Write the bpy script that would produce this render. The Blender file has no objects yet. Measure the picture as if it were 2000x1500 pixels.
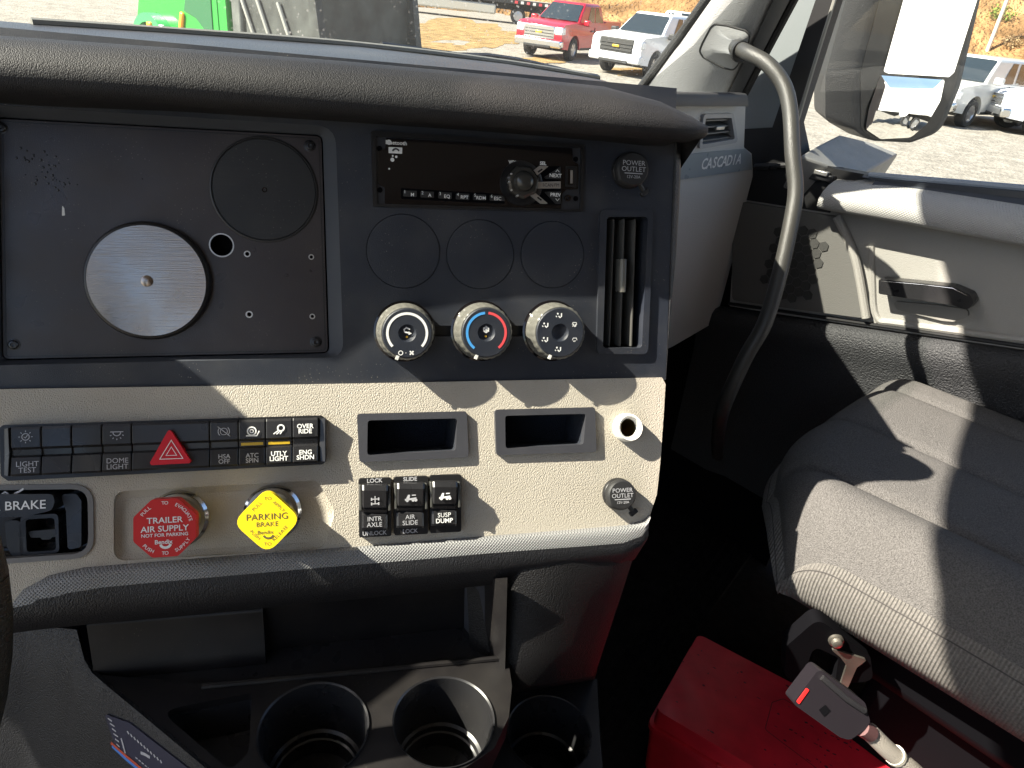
import bpy, math, random
from mathutils import Vector, Matrix
from mathutils.geometry import tessellate_polygon
random.seed(7)
SC = bpy.context.scene
COL = SC.collection
V = Vector
R = math.radians

# ------------------------------------------------------------------ camera
FPX = 1400.0                       # focal length in photo pixels (photo is 2000 wide)
uc = V((.12, -1, -780/1400)).normalized()
rc = V((1, .12, 0)).normalized()
hc = rc.cross(uc)
if hc.z < 0: hc = -hc
YAW = R(46)
hw = V((math.sin(YAW), math.cos(YAW), 0)); rw = V((math.cos(YAW), -math.sin(YAW), 0)); uw = V((0, 0, 1))
CAM = V((0, 0, 1.08))
def c2w(p): return p.dot(rc)*rw + p.dot(hc)*hw + p.dot(uc)*uw
cx, cy, cz = c2w(V((1, 0, 0))), c2w(V((0, 1, 0))), c2w(V((0, 0, 1)))
cd = bpy.data.cameras.new('camera'); co = bpy.data.objects.new('camera', cd); COL.objects.link(co)
co.matrix_world = Matrix((( cx.x, -cy.x, -cz.x, CAM.x), (cx.y, -cy.y, -cz.y, CAM.y), (cx.z, -cy.z, -cz.z, CAM.z), (0, 0, 0, 1)))
cd.sensor_width = 36; cd.lens = 36*FPX/2000; cd.clip_start = .02; cd.clip_end = 2000
SC.camera = co

# ------------------------------------------------------------------ light
SUN_AZ, SUN_EL = 122.5, 43.5       # direction the light travels (clockwise from forward), elevation
SDIR = V((math.sin(R(SUN_AZ))*math.cos(R(SUN_EL)), math.cos(R(SUN_AZ))*math.cos(R(SUN_EL)), -math.sin(R(SUN_EL))))
sl = bpy.data.lights.new('sun', 'SUN'); sl.energy = 5.0; sl.angle = R(.53); sl.color = (1, .92, .79)
so = bpy.data.objects.new('sun', sl); COL.objects.link(so)
so.rotation_euler = SDIR.to_track_quat('-Z', 'Y').to_euler(); so.location = (-5, 5, 8)
W = bpy.data.worlds.new('World'); SC.world = W; W.use_nodes = True
wn = W.node_tree.nodes; wl = W.node_tree.links
sky = wn.new('ShaderNodeTexSky'); sky.sky_type = 'NISHITA'; sky.sun_disc = False
sky.sun_elevation = R(SUN_EL); sky.sun_rotation = R(SUN_AZ + 180); sky.air_density = 1; sky.dust_density = 1.5
wl.new(sky.outputs[0], wn['Background'].inputs[0]); wn['Background'].inputs[1].default_value = .075
SC.view_settings.view_transform = 'Standard'; SC.view_settings.look = 'None'
SC.view_settings.exposure = 1.95; SC.view_settings.gamma = 1
SC.render.engine = 'CYCLES'
SC.cycles.max_bounces = 6; SC.cycles.transparent_max_bounces = 16

# ------------------------------------------------------------------ rays and frames (used to lay things out at their real depth)
def ray(x, y): return c2w(V(((x-1000)/FPX, (y-750)/FPX, 1)))
def hitn(x, y, o, n):
    d = ray(x, y); return CAM + d*((o-CAM).dot(n)/d.dot(n))
def hitz(x, y, z): return hitn(x, y, V((0, 0, z)), V((0, 0, 1)))
def hitx(x, y, X): return hitn(x, y, V((X, 0, 0)), V((1, 0, 0)))
def hity(x, y, Y): return hitn(x, y, V((0, Y, 0)), V((0, 1, 0)))
def at(x, y, t): return CAM + ray(x, y)*t
class Frame:
    def __init__(s, o, ax, ay):
        s.o = o.copy(); s.x = ax.normalized(); s.y = (ay - s.x*s.x.dot(ay)).normalized(); s.z = s.x.cross(s.y)
        s.M = Matrix(((s.x.x, s.y.x, s.z.x, o.x), (s.x.y, s.y.y, s.z.y, o.y), (s.x.z, s.y.z, s.z.z, o.z), (0, 0, 0, 1)))
        s.I = s.M.inverted()
    def h(s, x, y, c=0):
        p = s.I @ hitn(x, y, s.o + s.z*c, s.z); return V((p.x, p.y))
    def hs(s, pts, c=0): return [s.h(x, y, c) for x, y in pts]
    def px(s, x, y, n, c=0):                                     # n photo pixels at that place, in metres
        q = hitn(x, y, s.o + s.z*c, s.z); return n*(q-CAM).dot(cz)/FPX
    def w(s, a, b, c=0): return s.M @ V((a, b, c))
    def l(s, p): return s.I @ p
WORLD = Frame(V((0, 0, 0)), V((1, 0, 0)), V((0, 1, 0)))
dd1 = c2w(V((5800, -95, 1400))); dd1.z = 0; dd1.normalize()
dd2 = c2w(V((-130, 10050, 1400))); dd2 = (dd2 - dd1*dd1.dot(dd2)).normalized()
D = Frame(at(1000, 500, .66), dd1, -dd2)                          # upper dash panel
_b = R(10)
B = Frame(D.w(0, -.1155, .004), D.x, D.y*math.cos(_b) - D.z*math.sin(_b))   # beige switch panel

# ------------------------------------------------------------------ materials
MATS = {}
def mat(name, col, rough=.5, metal=0, spec=.5, bump=None, dust=0, dustcol=(.45, .4, .32), var=0, varscale=8, coat=0, aniso=0, emit=None, dustscale=900, scratch=0, roughvar=0):
    if name in MATS: return MATS[name]
    m = bpy.data.materials.new(name); m.use_nodes = True; MATS[name] = m
    nt = m.node_tree; N = nt.nodes; L = nt.links; b = N['Principled BSDF']
    b.inputs['Base Color'].default_value = (*col, 1); b.inputs['Roughness'].default_value = rough
    b.inputs['Metallic'].default_value = metal; b.inputs['Specular IOR Level'].default_value = spec
    b.inputs['Coat Weight'].default_value = coat; b.inputs['Coat Roughness'].default_value = .05
    if emit: b.inputs['Emission Color'].default_value = (*emit[:3], 1); b.inputs['Emission Strength'].default_value = emit[3]
    tc = N.new('ShaderNodeTexCoord').outputs['Object']
    def mapped(scale):
        mp = N.new('ShaderNodeMapping'); L.new(tc, mp.inputs[0]); mp.inputs['Scale'].default_value = scale; return mp.outputs[0]
    def noise(scale, det=3, vec=None, rgh=.55):
        n = N.new('ShaderNodeTexNoise'); n.inputs['Scale'].default_value = scale; n.inputs['Detail'].default_value = det; n.inputs['Roughness'].default_value = rgh
        L.new(vec or tc, n.inputs['Vector']); return n.outputs['Fac']
    def ramp(x, a, bb):
        r = N.new('ShaderNodeMapRange'); L.new(x, r.inputs[0]); r.inputs[1].default_value = a; r.inputs[2].default_value = bb; r.clamp = True; return r.outputs[0]
    def mul(x, y):
        k = N.new('ShaderNodeMath'); k.operation = 'MULTIPLY'; L.new(x, k.inputs[0])
        if isinstance(y, float): k.inputs[1].default_value = y
        else: L.new(y, k.inputs[1])
        return k.outputs[0]
    def mix(f, a, c2):
        k = N.new('ShaderNodeMix'); k.data_type = 'RGBA'; L.new(f, k.inputs[0])
        if isinstance(a, tuple): k.inputs[6].default_value = (*a, 1)
        else: L.new(a, k.inputs[6])
        k.inputs[7].default_value = (*c2, 1); return k.outputs[2]
    colo = col
    if var:
        colo = mix(mul(ramp(noise(varscale, 2), .3, .7), 1.0), tuple(c*(1-var) for c in col), tuple(min(1, c*(1+var)) for c in col))
    if dust:
        v = N.new('ShaderNodeTexVoronoi'); v.inputs['Scale'].default_value = dustscale*.35; L.new(tc, v.inputs['Vector'])
        sp = mul(ramp(v.outputs['Distance'], .16, .07), ramp(noise(22, 2), .52, .72))
        sm = mul(ramp(noise(14, 3), .45, .8), float(dust*.12))
        ad = N.new('ShaderNodeMath'); ad.operation = 'ADD'; ad.use_clamp = True; L.new(mul(sp, float(dust)), ad.inputs[0]); L.new(sm, ad.inputs[1])
        colo = mix(ad.outputs[0], colo, dustcol)
    if scratch:
        sv = noise(1, 2, mapped((900, 14, 200)))
        colo = mix(mul(mul(ramp(sv, .66, .74), ramp(noise(9, 2), .5, .7)), float(scratch)), colo, dustcol)
    if not isinstance(colo, tuple): L.new(colo, b.inputs['Base Color'])
    if roughvar:
        rr = N.new('ShaderNodeMapRange'); L.new(noise(30, 2), rr.inputs[0]); rr.inputs[1].default_value = .3; rr.inputs[2].default_value = .7
        rr.inputs[3].default_value = max(.02, rough-roughvar); rr.inputs[4].default_value = min(1, rough+roughvar); L.new(rr.outputs[0], b.inputs['Roughness'])
    if bump:
        kind, sc, dist = bump
        bp = N.new('ShaderNodeBump'); bp.inputs['Distance'].default_value = dist; bp.inputs['Strength'].default_value = 1
        if kind == 'grain':
            v = N.new('ShaderNodeTexVoronoi'); v.inputs['Scale'].default_value = sc
            wv = N.new('ShaderNodeVectorMath'); wv.operation = 'ADD'
            nn = N.new('ShaderNodeTexNoise'); nn.inputs['Scale'].default_value = sc*.45; L.new(tc, nn.inputs['Vector'])
            scl = N.new('ShaderNodeVectorMath'); scl.operation = 'SCALE'; scl.inputs['Scale'].default_value = 1.2/sc; L.new(nn.outputs['Color'], scl.inputs[0])
            L.new(mapped((1, .7, 1)), wv.inputs[0]); L.new(scl.outputs[0], wv.inputs[1]); L.new(wv.outputs[0], v.inputs['Vector'])
            k = N.new('ShaderNodeMath'); k.operation = 'SUBTRACT'; k.inputs[0].default_value = 1; L.new(v.outputs['Distance'], k.inputs[1]); hgt = k.outputs[0]
        elif kind == 'fine': hgt = noise(sc, 1)
        elif kind == 'brush': hgt = noise(1, 3, mapped((sc*.02, sc, sc)))
        elif kind == 'rib':
            w = N.new('ShaderNodeTexWave'); w.inputs['Scale'].default_value = sc; w.inputs['Distortion'].default_value = .6; w.inputs['Detail Scale'].default_value = 40; w.bands_direction = 'Y'; L.new(tc, w.inputs['Vector'])
            hgt = w.outputs['Fac']
        elif kind == 'diamond':
            w1 = N.new('ShaderNodeTexWave'); w1.bands_direction = 'X'; w1.inputs['Scale'].default_value = sc; w1.inputs['Distortion'].default_value = 0
            w2 = N.new('ShaderNodeTexWave'); w2.bands_direction = 'X'; w2.inputs['Scale'].default_value = sc; w2.inputs['Distortion'].default_value = 0
            for w, a in ((w1, 45), (w2, -45)):
                mp = N.new('ShaderNodeMapping'); mp.inputs['Rotation'].default_value = (0, 0, R(a)); L.new(tc, mp.inputs[0]); L.new(mp.outputs[0], w.inputs['Vector'])
            hgt = mul(w1.outputs['Fac'], w2.outputs['Fac'])
        L.new(hgt, bp.inputs['Height']); L.new(bp.outputs[0], b.inputs['Normal'])
    if aniso: b.inputs['Anisotropic'].default_value = aniso
    return m
def glassmat(name, tint=(.93, .96, .95), dirt=.05, rough=0.0, spots=.5):
    if name in MATS: return MATS[name]
    m = bpy.data.materials.new(name); m.use_nodes = True; MATS[name] = m
    nt = m.node_tree; N = nt.nodes; L = nt.links; N.remove(N['Principled BSDF']); out = N['Material Output']
    tr = N.new('ShaderNodeBsdfTransparent'); tr.inputs[0].default_value = (*tint, 1)
    gl = N.new('ShaderNodeBsdfGlossy'); gl.inputs['Roughness'].default_value = rough
    fr = N.new('ShaderNodeFresnel'); fr.inputs[0].default_value = 1.45
    mx = N.new('ShaderNodeMixShader'); L.new(fr.outputs[0], mx.inputs[0]); L.new(tr.outputs[0], mx.inputs[1]); L.new(gl.outputs[0], mx.inputs[2])
    last = mx.outputs[0]
    if dirt:
        tc = N.new('ShaderNodeTexCoord').outputs['Object']
        v = N.new('ShaderNodeTexVoronoi'); v.inputs['Scale'].default_value = 130; L.new(tc, v.inputs['Vector'])
        n = N.new('ShaderNodeTexNoise'); n.inputs['Scale'].default_value = 7; n.inputs['Detail'].default_value = 4; L.new(tc, n.inputs['Vector'])
        a = N.new('ShaderNodeMapRange'); L.new(v.outputs['Distance'], a.inputs[0]); a.inputs[1].default_value = .28; a.inputs[2].default_value = .12
        c = N.new('ShaderNodeMapRange'); L.new(n.outputs['Fac'], c.inputs[0]); c.inputs[1].default_value = .48; c.inputs[2].default_value = .66
        k = N.new('ShaderNodeMath'); k.operation = 'MULTIPLY'; L.new(a.outputs[0], k.inputs[0]); L.new(c.outputs[0], k.inputs[1])
        k2 = N.new('ShaderNodeMath'); k2.operation = 'MULTIPLY_ADD'; L.new(k.outputs[0], k2.inputs[0]); k2.inputs[1].default_value = spots; k2.inputs[2].default_value = dirt
        df = N.new('ShaderNodeBsdfTranslucent'); df.inputs[0].default_value = (.75, .73, .68, 1)
        d2 = N.new('ShaderNodeBsdfDiffuse'); d2.inputs[0].default_value = (.6, .58, .53, 1)
        md = N.new('ShaderNodeMixShader'); L.new(df.outputs[0], md.inputs[1]); L.new(d2.outputs[0], md.inputs[2])
        m2 = N.new('ShaderNodeMixShader'); L.new(k2.outputs[0], m2.inputs[0]); L.new(last, m2.inputs[1]); L.new(md.outputs[0], m2.inputs[2]); last = m2.outputs[0]
    L.new(last, out.inputs['Surface'])
    return m

mat('dark', (.016, .020, .030), .48, bump=('fine', 1700, .00025), dust=.55, var=.12, roughvar=.06)
mat('hood', (.013, .013, .015), .60, spec=.38, bump=('grain', 1250, .00034), dust=.2)
mat('grainblack', (.012, .012, .014), .5, bump=('grain', 800, .0005))
mat('beige', (.425, .385, .32), .55, bump=('grain', 1050, .00052), var=.05, dust=.22, dustcol=(.12, .10, .085))
mat('plate', (.034, .027, .028), .36, dust=.35, var=.15, roughvar=.1, bump=('fine', 1500, .0001), scratch=.1)
mat('plate2', (.014, .014, .015), .45, dust=.25, bump=('brush', 500, .0001))
mat('brushed', (.33, .285, .25), .2, metal=1, bump=('brush', 1600, .00012), roughvar=.08)
mat('black', (.012, .012, .013), .35, dust=.1)
mat('satin', (.018, .018, .02), .3, roughvar=.08, dust=.15)
mat('rubber', (.015, .015, .016), .6, dust=.2)
mat('gloss', (.006, .005, .006), .08, spec=.6, dust=.05)
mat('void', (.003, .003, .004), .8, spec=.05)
mat('cubby', (.012, .016, .026), .9, bump=('fine', 900, .0015))
mat('knobgrip', (.13, .127, .112), .3, spec=.6, roughvar=.1, dust=.3, dustcol=(.05, .05, .05))
mat('chrome', (.75, .75, .74), .12, metal=1)
mat('silver', (.55, .54, .52), .35, metal=.8)
mat('ink', (.82, .82, .80), .5)
mat('inkdim', (.42, .42, .44), .5)
mat('inkblack', (.02, .02, .02), .6)
mat('blueink', (.07, .33, .72), .45)
mat('redink', (.72, .08, .09), .45)
mat('amber', (.85, .5, .05), .4)
mat('hazard', (.58, .006, .014), .35, spec=.35)
mat('redknob', (.60, .018, .014), .42, spec=.3, var=.06)
mat('yellowknob', (.92, .68, .012), .42, spec=.3)
mat('white', (.75, .74, .70), .45)
mat('steel', (.40, .38, .33), .35, metal=.9, roughvar=.1)
mat('trim', (.20, .20, .20), .42, bump=('diamond', 150, .0007), spec=.6)
mat('trimplain', (.045, .046, .054), .36, roughvar=.08, dust=.12)
mat('lower', (.011, .010, .0105), .42, spec=.28, dust=.25, roughvar=.08, scratch=.06, var=.1)
mat('greydash', (.52, .525, .52), .5, bump=('grain', 800, .0006), dust=.05)
mat('pillar', (.26, .265, .265), .6, bump=('fine', 700, .0012), dust=.12, dustcol=(.5, .48, .42))
mat('blackseal', (.012, .012, .012), .6, bump=('fine', 500, .001))
mat('handlebar', (.042, .041, .038), .42, bump=('fine', 900, .0004), roughvar=.05)
mat('doorgrey', (.30, .29, .27), .55, bump=('grain', 900, .0004), dust=.08)
mat('doorgrain', (.34, .335, .325), .5, bump=('diamond', 100, .0007))
mat('doordark', (.026, .027, .03), .6, bump=('fine', 380, .0030))
mat('doorblack', (.012, .012, .013), .55, spec=.3)
mat('carpet', (.014, .0125, .0125), .95, spec=.08, bump=('fine', 300, .002), var=.3, varscale=60)
mat('seatfab', (.105, .101, .098), .95, spec=.1, bump=('fine', 700, .0018), var=.35, varscale=650)
mat('seatrib', (.165, .157, .146), .95, spec=.1, bump=('rib', 85, .0016), var=.25, varscale=400)
mat('redbox', (.72, .022, .042), .42, var=.12, varscale=25, dust=.6, dustcol=(.08, .02, .02), roughvar=.08, spec=.5)
mat('mirrorglass', (.93, .94, .94), .015, metal=1)
mat('headliner', (.30, .29, .28), .9)
glassmat('windshield', (.86, .89, .87), .045)
glassmat('doorglass', (.86, .89, .88), .012, spots=.12)

# ------------------------------------------------------------------ mesh builder
def circ(c, r, n=32, a0=0, ry=None):
    return [V((c[0]+r*math.cos(a0+2*math.pi*i/n), c[1]+(ry or r)*math.sin(a0+2*math.pi*i/n))) for i in range(n)]
def rpoly(pts, r, n=5):
    out = []; k = len(pts); rr = r if isinstance(r, (list, tuple)) else [r]*k
    for i in range(k):
        p0, p, p1 = V(pts[i-1][:2]), V(pts[i][:2]), V(pts[(i+1) % k][:2])
        a = (p0-p); b = (p1-p); la, lb = a.length, b.length; a.normalize(); b.normalize()
        ang = math.acos(max(-1, min(1, a.dot(b))))
        if rr[i] <= 0 or ang > 3.0: out.append(p); continue
        d = min(rr[i]/math.tan(ang/2), la*.48, lb*.48)
        s, e = p+a*d, p+b*d
        for j in range(n+1):
            t = j/n; out.append(s*(1-t)**2 + p*2*t*(1-t) + e*t*t)
    return out
def rrect(x0, y0, x1, y1, r, n=5): return rpoly([(x0, y0), (x1, y0), (x1, y1), (x0, y1)], r, n)
def ccw(l):
    s = sum(l[i-1].x*l[i].y - l[i].x*l[i-1].y for i in range(len(l)))
    return l if s > 0 else l[::-1]
def inset(l, d):
    l = ccw(l); out = []
    for i in range(len(l)):
        a = (l[i]-l[i-1]); b = (l[(i+1) % len(l)]-l[i])
        na, nb = V((-a.y, a.x)), V((-b.y, b.x))
        if na.length > 1e-9: na.normalize()
        if nb.length > 1e-9: nb.normalize()
        n = na+nb
        n = n/max(.35, n.length_squared/2) if n.length > 1e-6 else na
        out.append(l[i]+n*d)
    return out
_txt = {}
class MB:
    def __init__(s): s.v = []; s.f = []
    def add(s, v, f):
        o = len(s.v); s.v += [V(p) for p in v]; s.f += [tuple(i+o for i in t) for t in f]; return s
    def plate(s, outer, holes=(), z0=-.01, z1=0, back=False, walls=True, zf=None):
        outer = ccw([V(p[:2]) for p in outer]); holes = [ccw([V(p[:2]) for p in h])[::-1] for h in holes]
        loops = [outer]+holes; flat = [p for l in loops for p in l]
        tri = tessellate_polygon([[V((p.x, p.y, 0)) for p in l] for l in loops])
        zz = zf or (lambda x, y: z1)
        fx = []
        for t in tri:
            a, b, c = (flat[i] for i in t)
            fx.append(t if (b-a).cross(c-a) > 0 else t[::-1])
        s.add([(p.x, p.y, zz(p.x, p.y)) for p in flat], fx)
        if back: s.add([(p.x, p.y, z0) for p in flat], [t[::-1] for t in fx])
        if walls:
            for l in loops:
                n = len(l)
                s.add([(p.x, p.y, zz(p.x, p.y)) for p in l]+[(p.x, p.y, z0) for p in l], [(i, i+n, (i+1) % n+n, (i+1) % n) for i in range(n)])
        return s
    def lathe(s, prof, n=32, c=(0, 0), cap=True, rf=None):
        v = []; f = []
        for j, (r, z) in enumerate(prof):
            for i in range(n):
                a = 2*math.pi*i/n; q = r*(rf(a, j) if rf else 1); v.append((c[0]+q*math.cos(a), c[1]+q*math.sin(a), z))
        for j in range(len(prof)-1):
            for i in range(n): f.append((j*n+i, j*n+(i+1) % n, (j+1)*n+(i+1) % n, (j+1)*n+i))
        if cap: f.append(tuple((len(prof)-1)*n+i for i in range(n)))
        return s.add(v, f)
    def loft(s, rings, closed=True, cap=True):
        n = len(rings[0]); v = [p for r in rings for p in r]; f = []
        for j in range(len(rings)-1):
            for i in range(n if closed else n-1): f.append((j*n+i, j*n+(i+1) % n, (j+1)*n+(i+1) % n, (j+1)*n+i))
        if cap and closed:
            f.append(tuple(range(n))[::-1]); f.append(tuple((len(rings)-1)*n+i for i in range(n)))
        return s.add(v, f)
    def box(s, x0, x1, y0, y1, z0, z1):
        return s.add([(x0, y0, z0), (x1, y0, z0), (x1, y1, z0), (x0, y1, z0), (x0, y0, z1), (x1, y0, z1), (x1, y1, z1), (x0, y1, z1)],
                     [(0, 3, 2, 1), (4, 5, 6, 7), (0, 1, 5, 4), (1, 2, 6, 5), (2, 3, 7, 6), (3, 0, 4, 7)])
    def tube(s, pts, r, n=12, cap=True, sub=0):
        pts = [V(p) for p in pts]
        if sub:
            q = []
            for i in range(len(pts)-1):
                p0, p1, p2, p3 = pts[max(0, i-1)], pts[i], pts[i+1], pts[min(len(pts)-1, i+2)]
                for j in range(sub):
                    t = j/sub
                    q.append(.5*((2*p1)+(p2-p0)*t+(2*p0-5*p1+4*p2-p3)*t*t+(3*p1-p0-3*p2+p3)*t**3))
            pts = q+[pts[-1]]
        rings = []; up = None
        for i, p in enumerate(pts):
            d = (pts[min(i+1, len(pts)-1)]-pts[max(i-1, 0)]).normalized()
            if up is None: up = d.orthogonal().normalized()
            up = (up-d*d.dot(up)).normalized(); sd = d.cross(up)
            rr = r(i/(len(pts)-1)) if callable(r) else r
            rings.append([p+(up*math.cos(2*math.pi*k/n)+sd*math.sin(2*math.pi*k/n))*rr for k in range(n)])
        return s.loft(rings, True, cap)
    def line2(s, pts, w, z=0, dz=.0003, closed=False):           # flat painted stroke
        pts = [V(p[:2]) for p in pts]; k = len(pts); L_ = []; R_ = []
        for i, p in enumerate(pts):
            a = pts[(i-1) % k] if (closed or i) else p; b = pts[(i+1) % k] if (closed or i < k-1) else p
            d = (b-a); d = d.normalized() if d.length > 1e-9 else V((1, 0)); nn = V((-d.y, d.x))*w/2
            L_.append(p+nn); R_.append(p-nn)
        n = k if closed else k-1
        for i in range(n):
            j = (i+1) % k
            s.add([(*R_[i], z), (*R_[j], z), (*L_[j], z), (*L_[i], z)], [(0, 1, 2, 3)])
        return s
    def poly2(s, pts, z=0): return s.plate(pts, (), z-.001, z, walls=False)
    def text(s, t, size, c, z=0, rot=0, bold=0, sx=1, shear=0, align='CENTER', zf=None):
        key = (t, bold)
        if key not in _txt:
            cu = bpy.data.curves.new('t', 'FONT'); cu.body = t; cu.size = 1; cu.align_x = 'CENTER'; cu.offset = bold; cu.resolution_u = 3
            ob = bpy.data.objects.new('t', cu); me = bpy.data.meshes.new_from_object(ob)
            _txt[key] = ([tuple(p.co) for p in me.vertices], [tuple(p.vertices) for p in me.polygons])
            bpy.data.objects.remove(ob); bpy.data.curves.remove(cu); bpy.data.meshes.remove(me)
        vs, fs = _txt[key]
        if not vs: return s
        x0 = min(p[0] for p in vs); x1 = max(p[0] for p in vs); off = 0 if align == 'CENTER' else -x0 if align == 'LEFT' else -x1
        ca, sa = math.cos(rot), math.sin(rot); o = []
        for p in vs:
            x = (p[0]+off)*size*sx; y = (p[1]-.34)*size; x += shear*y
            o.append((c[0]+x*ca-y*sa, c[1]+x*sa+y*ca, z))
        return s.add(o, fs)
    def warp(s, fn): s.v = [V(fn(p)) for p in s.v]; return s
    def mesh(s, name):
        me = bpy.data.meshes.new(name); me.from_pydata([tuple(p) for p in s.v], [], s.f); me.validate(); return me
WM = {}
def thing(name, label, cat, loc=(0, 0, 0), group=None):
    o = bpy.data.objects.new(name, None); COL.objects.link(o); o.location = loc; o.empty_display_size = .05
    o['label'] = label; o['category'] = cat
    if group: o['group'] = group
    WM[o.name] = Matrix.Translation(loc); return o
def part(name, mb, m, parent, fr=WORLD, bev=0, smooth=35, label=None, seg=2, sub=0):
    me = mb if isinstance(mb, bpy.types.Mesh) else mb.mesh(name)
    if not isinstance(mb, bpy.types.Mesh):
        me.materials.append(MATS[m] if isinstance(m, str) else m)
        if smooth:
            me.polygons.foreach_set('use_smooth', [True]*len(me.polygons)); me.set_sharp_from_angle(angle=R(smooth))
    o = bpy.data.objects.new(name, me); COL.objects.link(o)
    M = fr.M if isinstance(fr, Frame) else fr
    if parent is not None:
        o.parent = parent; o.matrix_basis = WM[parent.name].inverted() @ M
    else: o.matrix_basis = M
    WM[o.name] = M.copy()
    if bev:
        b = o.modifiers.new('bevel', 'BEVEL'); b.width = bev; b.segments = seg; b.limit_method = 'ANGLE'; b.angle_limit = R(40); b.harden_normals = False
    if sub:
        b = o.modifiers.new('sub', 'SUBSURF'); b.levels = sub; b.render_levels = sub
    if label: o['label'] = label
    if name in ('lettering', 'bright_lettering', 'dark_lettering', 'marking', 'print', 'knob_studs'): o['kind'] = 'stuff'
    return o
def struct(name, mb, m, fr=WORLD, kind='structure', label=None, cat=None, **k):
    o = part(name, mb, m, None, fr, **k); o['kind'] = kind
    if label: o['label'] = label
    if cat: o['category'] = cat
    return o
def single(name, mb, m, label, cat, fr=WORLD, group=None, **k):
    o = part(name, mb, m, None, fr, label=label, **k); o['category'] = cat
    if group: o['group'] = group
    return o
def local_frame(fr, a, b, c=0, rot=0):
    x = fr.x*math.cos(rot)+fr.y*math.sin(rot); y = fr.y*math.cos(rot)-fr.x*math.sin(rot)
    return Frame(fr.w(a, b, c), x, y)
# ================================================================== DASHBOARD
DASH = thing('dashboard', 'black and beige truck dashboard with radio, knobs, switches and cup holders', 'dashboard', tuple(D.w(0, -.45, -.1)))
ZC = V((0, 0))
# --- upper panel
rec_o = rpoly(D.hs([(-26, 204), (655, 247), (671, 698), (-20, 714)]), [.004, .016, .014, .004])
rec_i = rpoly(D.hs([(-4, 229), (630, 264), (643, 690), (4, 704)], -.013), [.003, .006, .006, .006])
rad_o = rpoly(D.hs([(724, 256), (1139, 283), (1137, 414), (728, 404)]), .002, 3)
vent_o = rpoly(D.hs([(1170, 410), (1274, 410), (1263, 691), (1163, 691)]), .006)
slot = rpoly(D.hs([(800, 636), (1080, 636), (1080, 657), (800, 657)]), .002)
pr = D.hs([(1318, 255), (1312, 400), (1305, 620), (1300, 742)])
pan = MB().plate([V((-.63, .16)), V((-.63, -.1165)), pr[3], pr[2], pr[1], pr[0], V((pr[0].x, .16))], [rec_o, rad_o, vent_o, slot], -.05, 0)
upper = part('upper_panel', pan, 'dark', DASH, D, bev=.0012)
# rounded grained edge on the panel's right
rings = []
for (x0, y0), (x1, y1) in [((1317, 250), (1338, 250)), ((1314, 350), (1336, 350)), ((1309, 500), (1327, 500)), ((1304, 640), (1312, 640)), ((1299, 742), (1303, 742))]:
    a = D.h(x0, y0); b = D.h(x1, y1); w = b.x-a.x
    rings.append([(a.x+.0006, a.y, -.02), (a.x+.0006, a.y, -.0012), (a.x+w*.25, a.y, .0004), (a.x+w*.6, a.y, -.0012), (a.x+w*.9, a.y, -.005), (a.x+w, a.y, -.014), (a.x+w*.9, a.y, -.06)])
part('edge_trim', MB().loft(rings, False), 'grainblack', DASH, D, label='grained rounded edge strip at the right of the dark panel')
# slot behind the knobs
part('slot_back', MB().plate(inset(slot, -.004), (), -.012, -.008), 'black', DASH, D)
# --- left recess and plate
n = len(rec_o)
r_o, r_i = ccw(rec_o), ccw(rec_i)
part('recess_bevel', MB().loft([[(p.x, p.y, -.0005) for p in r_o], [(p.x*.97+q.x*.03, p.y*.97+q.y*.03, -.0013) for p, q in zip(r_o, r_i)], [(p.x*.06+q.x*.94, p.y*.06+q.y*.94, -.0115) for p, q in zip(r_o, r_i)], [(q.x, q.y, -.014) for q in r_i]], True, False), mat('bevelgrey', (.065, .072, .085), .36), DASH, D)
hole = D.h(433, 479, -.013); hr = D.px(433, 479, 22)
smalls = [(483, 496, 6.5), (608, 502, 5.5), (487, 614, 7), (610, 618, 5.5)]
hl = [circ(hole, hr, 28)]+[circ(D.h(x, y, -.013), D.px(x, y, r*.7), 14) for x, y, r in smalls]
plate = part('instrument_plate', MB().plate(inset(rec_i, .0012), hl, -.019, -.0125), 'plate', DASH, D, bev=.0008, label='flat dark blanking plate screwed over the instrument opening')
part('back_board', MB().plate(inset(rec_i, -.001), (), -.03, -.025), 'void', plate, D)
part('plate_edge', MB().plate(inset(rec_i, .0028), [inset(rec_i, .0036)], -.0125, -.0122), 'black', plate, D)
def ringlathe(mb, c, r0, r1, z0, z1, nn=32):
    mb.lathe([(r0, z0), (r0, z1), (r1, z1), (r1, z0)], nn, c, cap=False); return mb
part('hole_edge', ringlathe(MB(), hole, hr*.96, hr*1.07, -.0135, -.0120), 'silver', plate, D)
for x, y, r in smalls:
    part('rivet_hole', ringlathe(MB(), D.h(x, y, -.013), D.px(x, y, r*.62), D.px(x, y, r), -.0135, -.0119, 18), 'silver', plate, D)
def screw(px, py, c, r, parent, fr=D, m='satin'):
    q = fr.h(px, py, c); mb = MB().lathe([(r*1.3, c-.0005), (r*1.3, c+.0003), (r, c+.0005), (r, c+.0016), (r*.8, c+.0024), (r*.45, c+.0026), (r*.42, c+.0012), (r*.12, c+.0010)], 24, q)
    return part('screw', mb, m, parent, fr)
for x, y in [(605, 285), (617, 668), (27, 673), (3, 250)]: screw(x, y, -.0125, D.px(x, y, 9), plate)
bc = D.h(517, 371, -.0125); br = D.px(517, 371, 101)
disc = part('round_blank', MB().lathe([(br*1.02, -.0135), (br*1.02, -.0118), (br*1.0, -.0112), (br*.985, -.0112), (br*.975, -.0122), (br*.97, -.0122), (br*.955, -.0116), (0.0005, -.0116)], 64, bc), 'plate2', plate, D, label='round black blanking disc with a scored rim')
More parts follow.
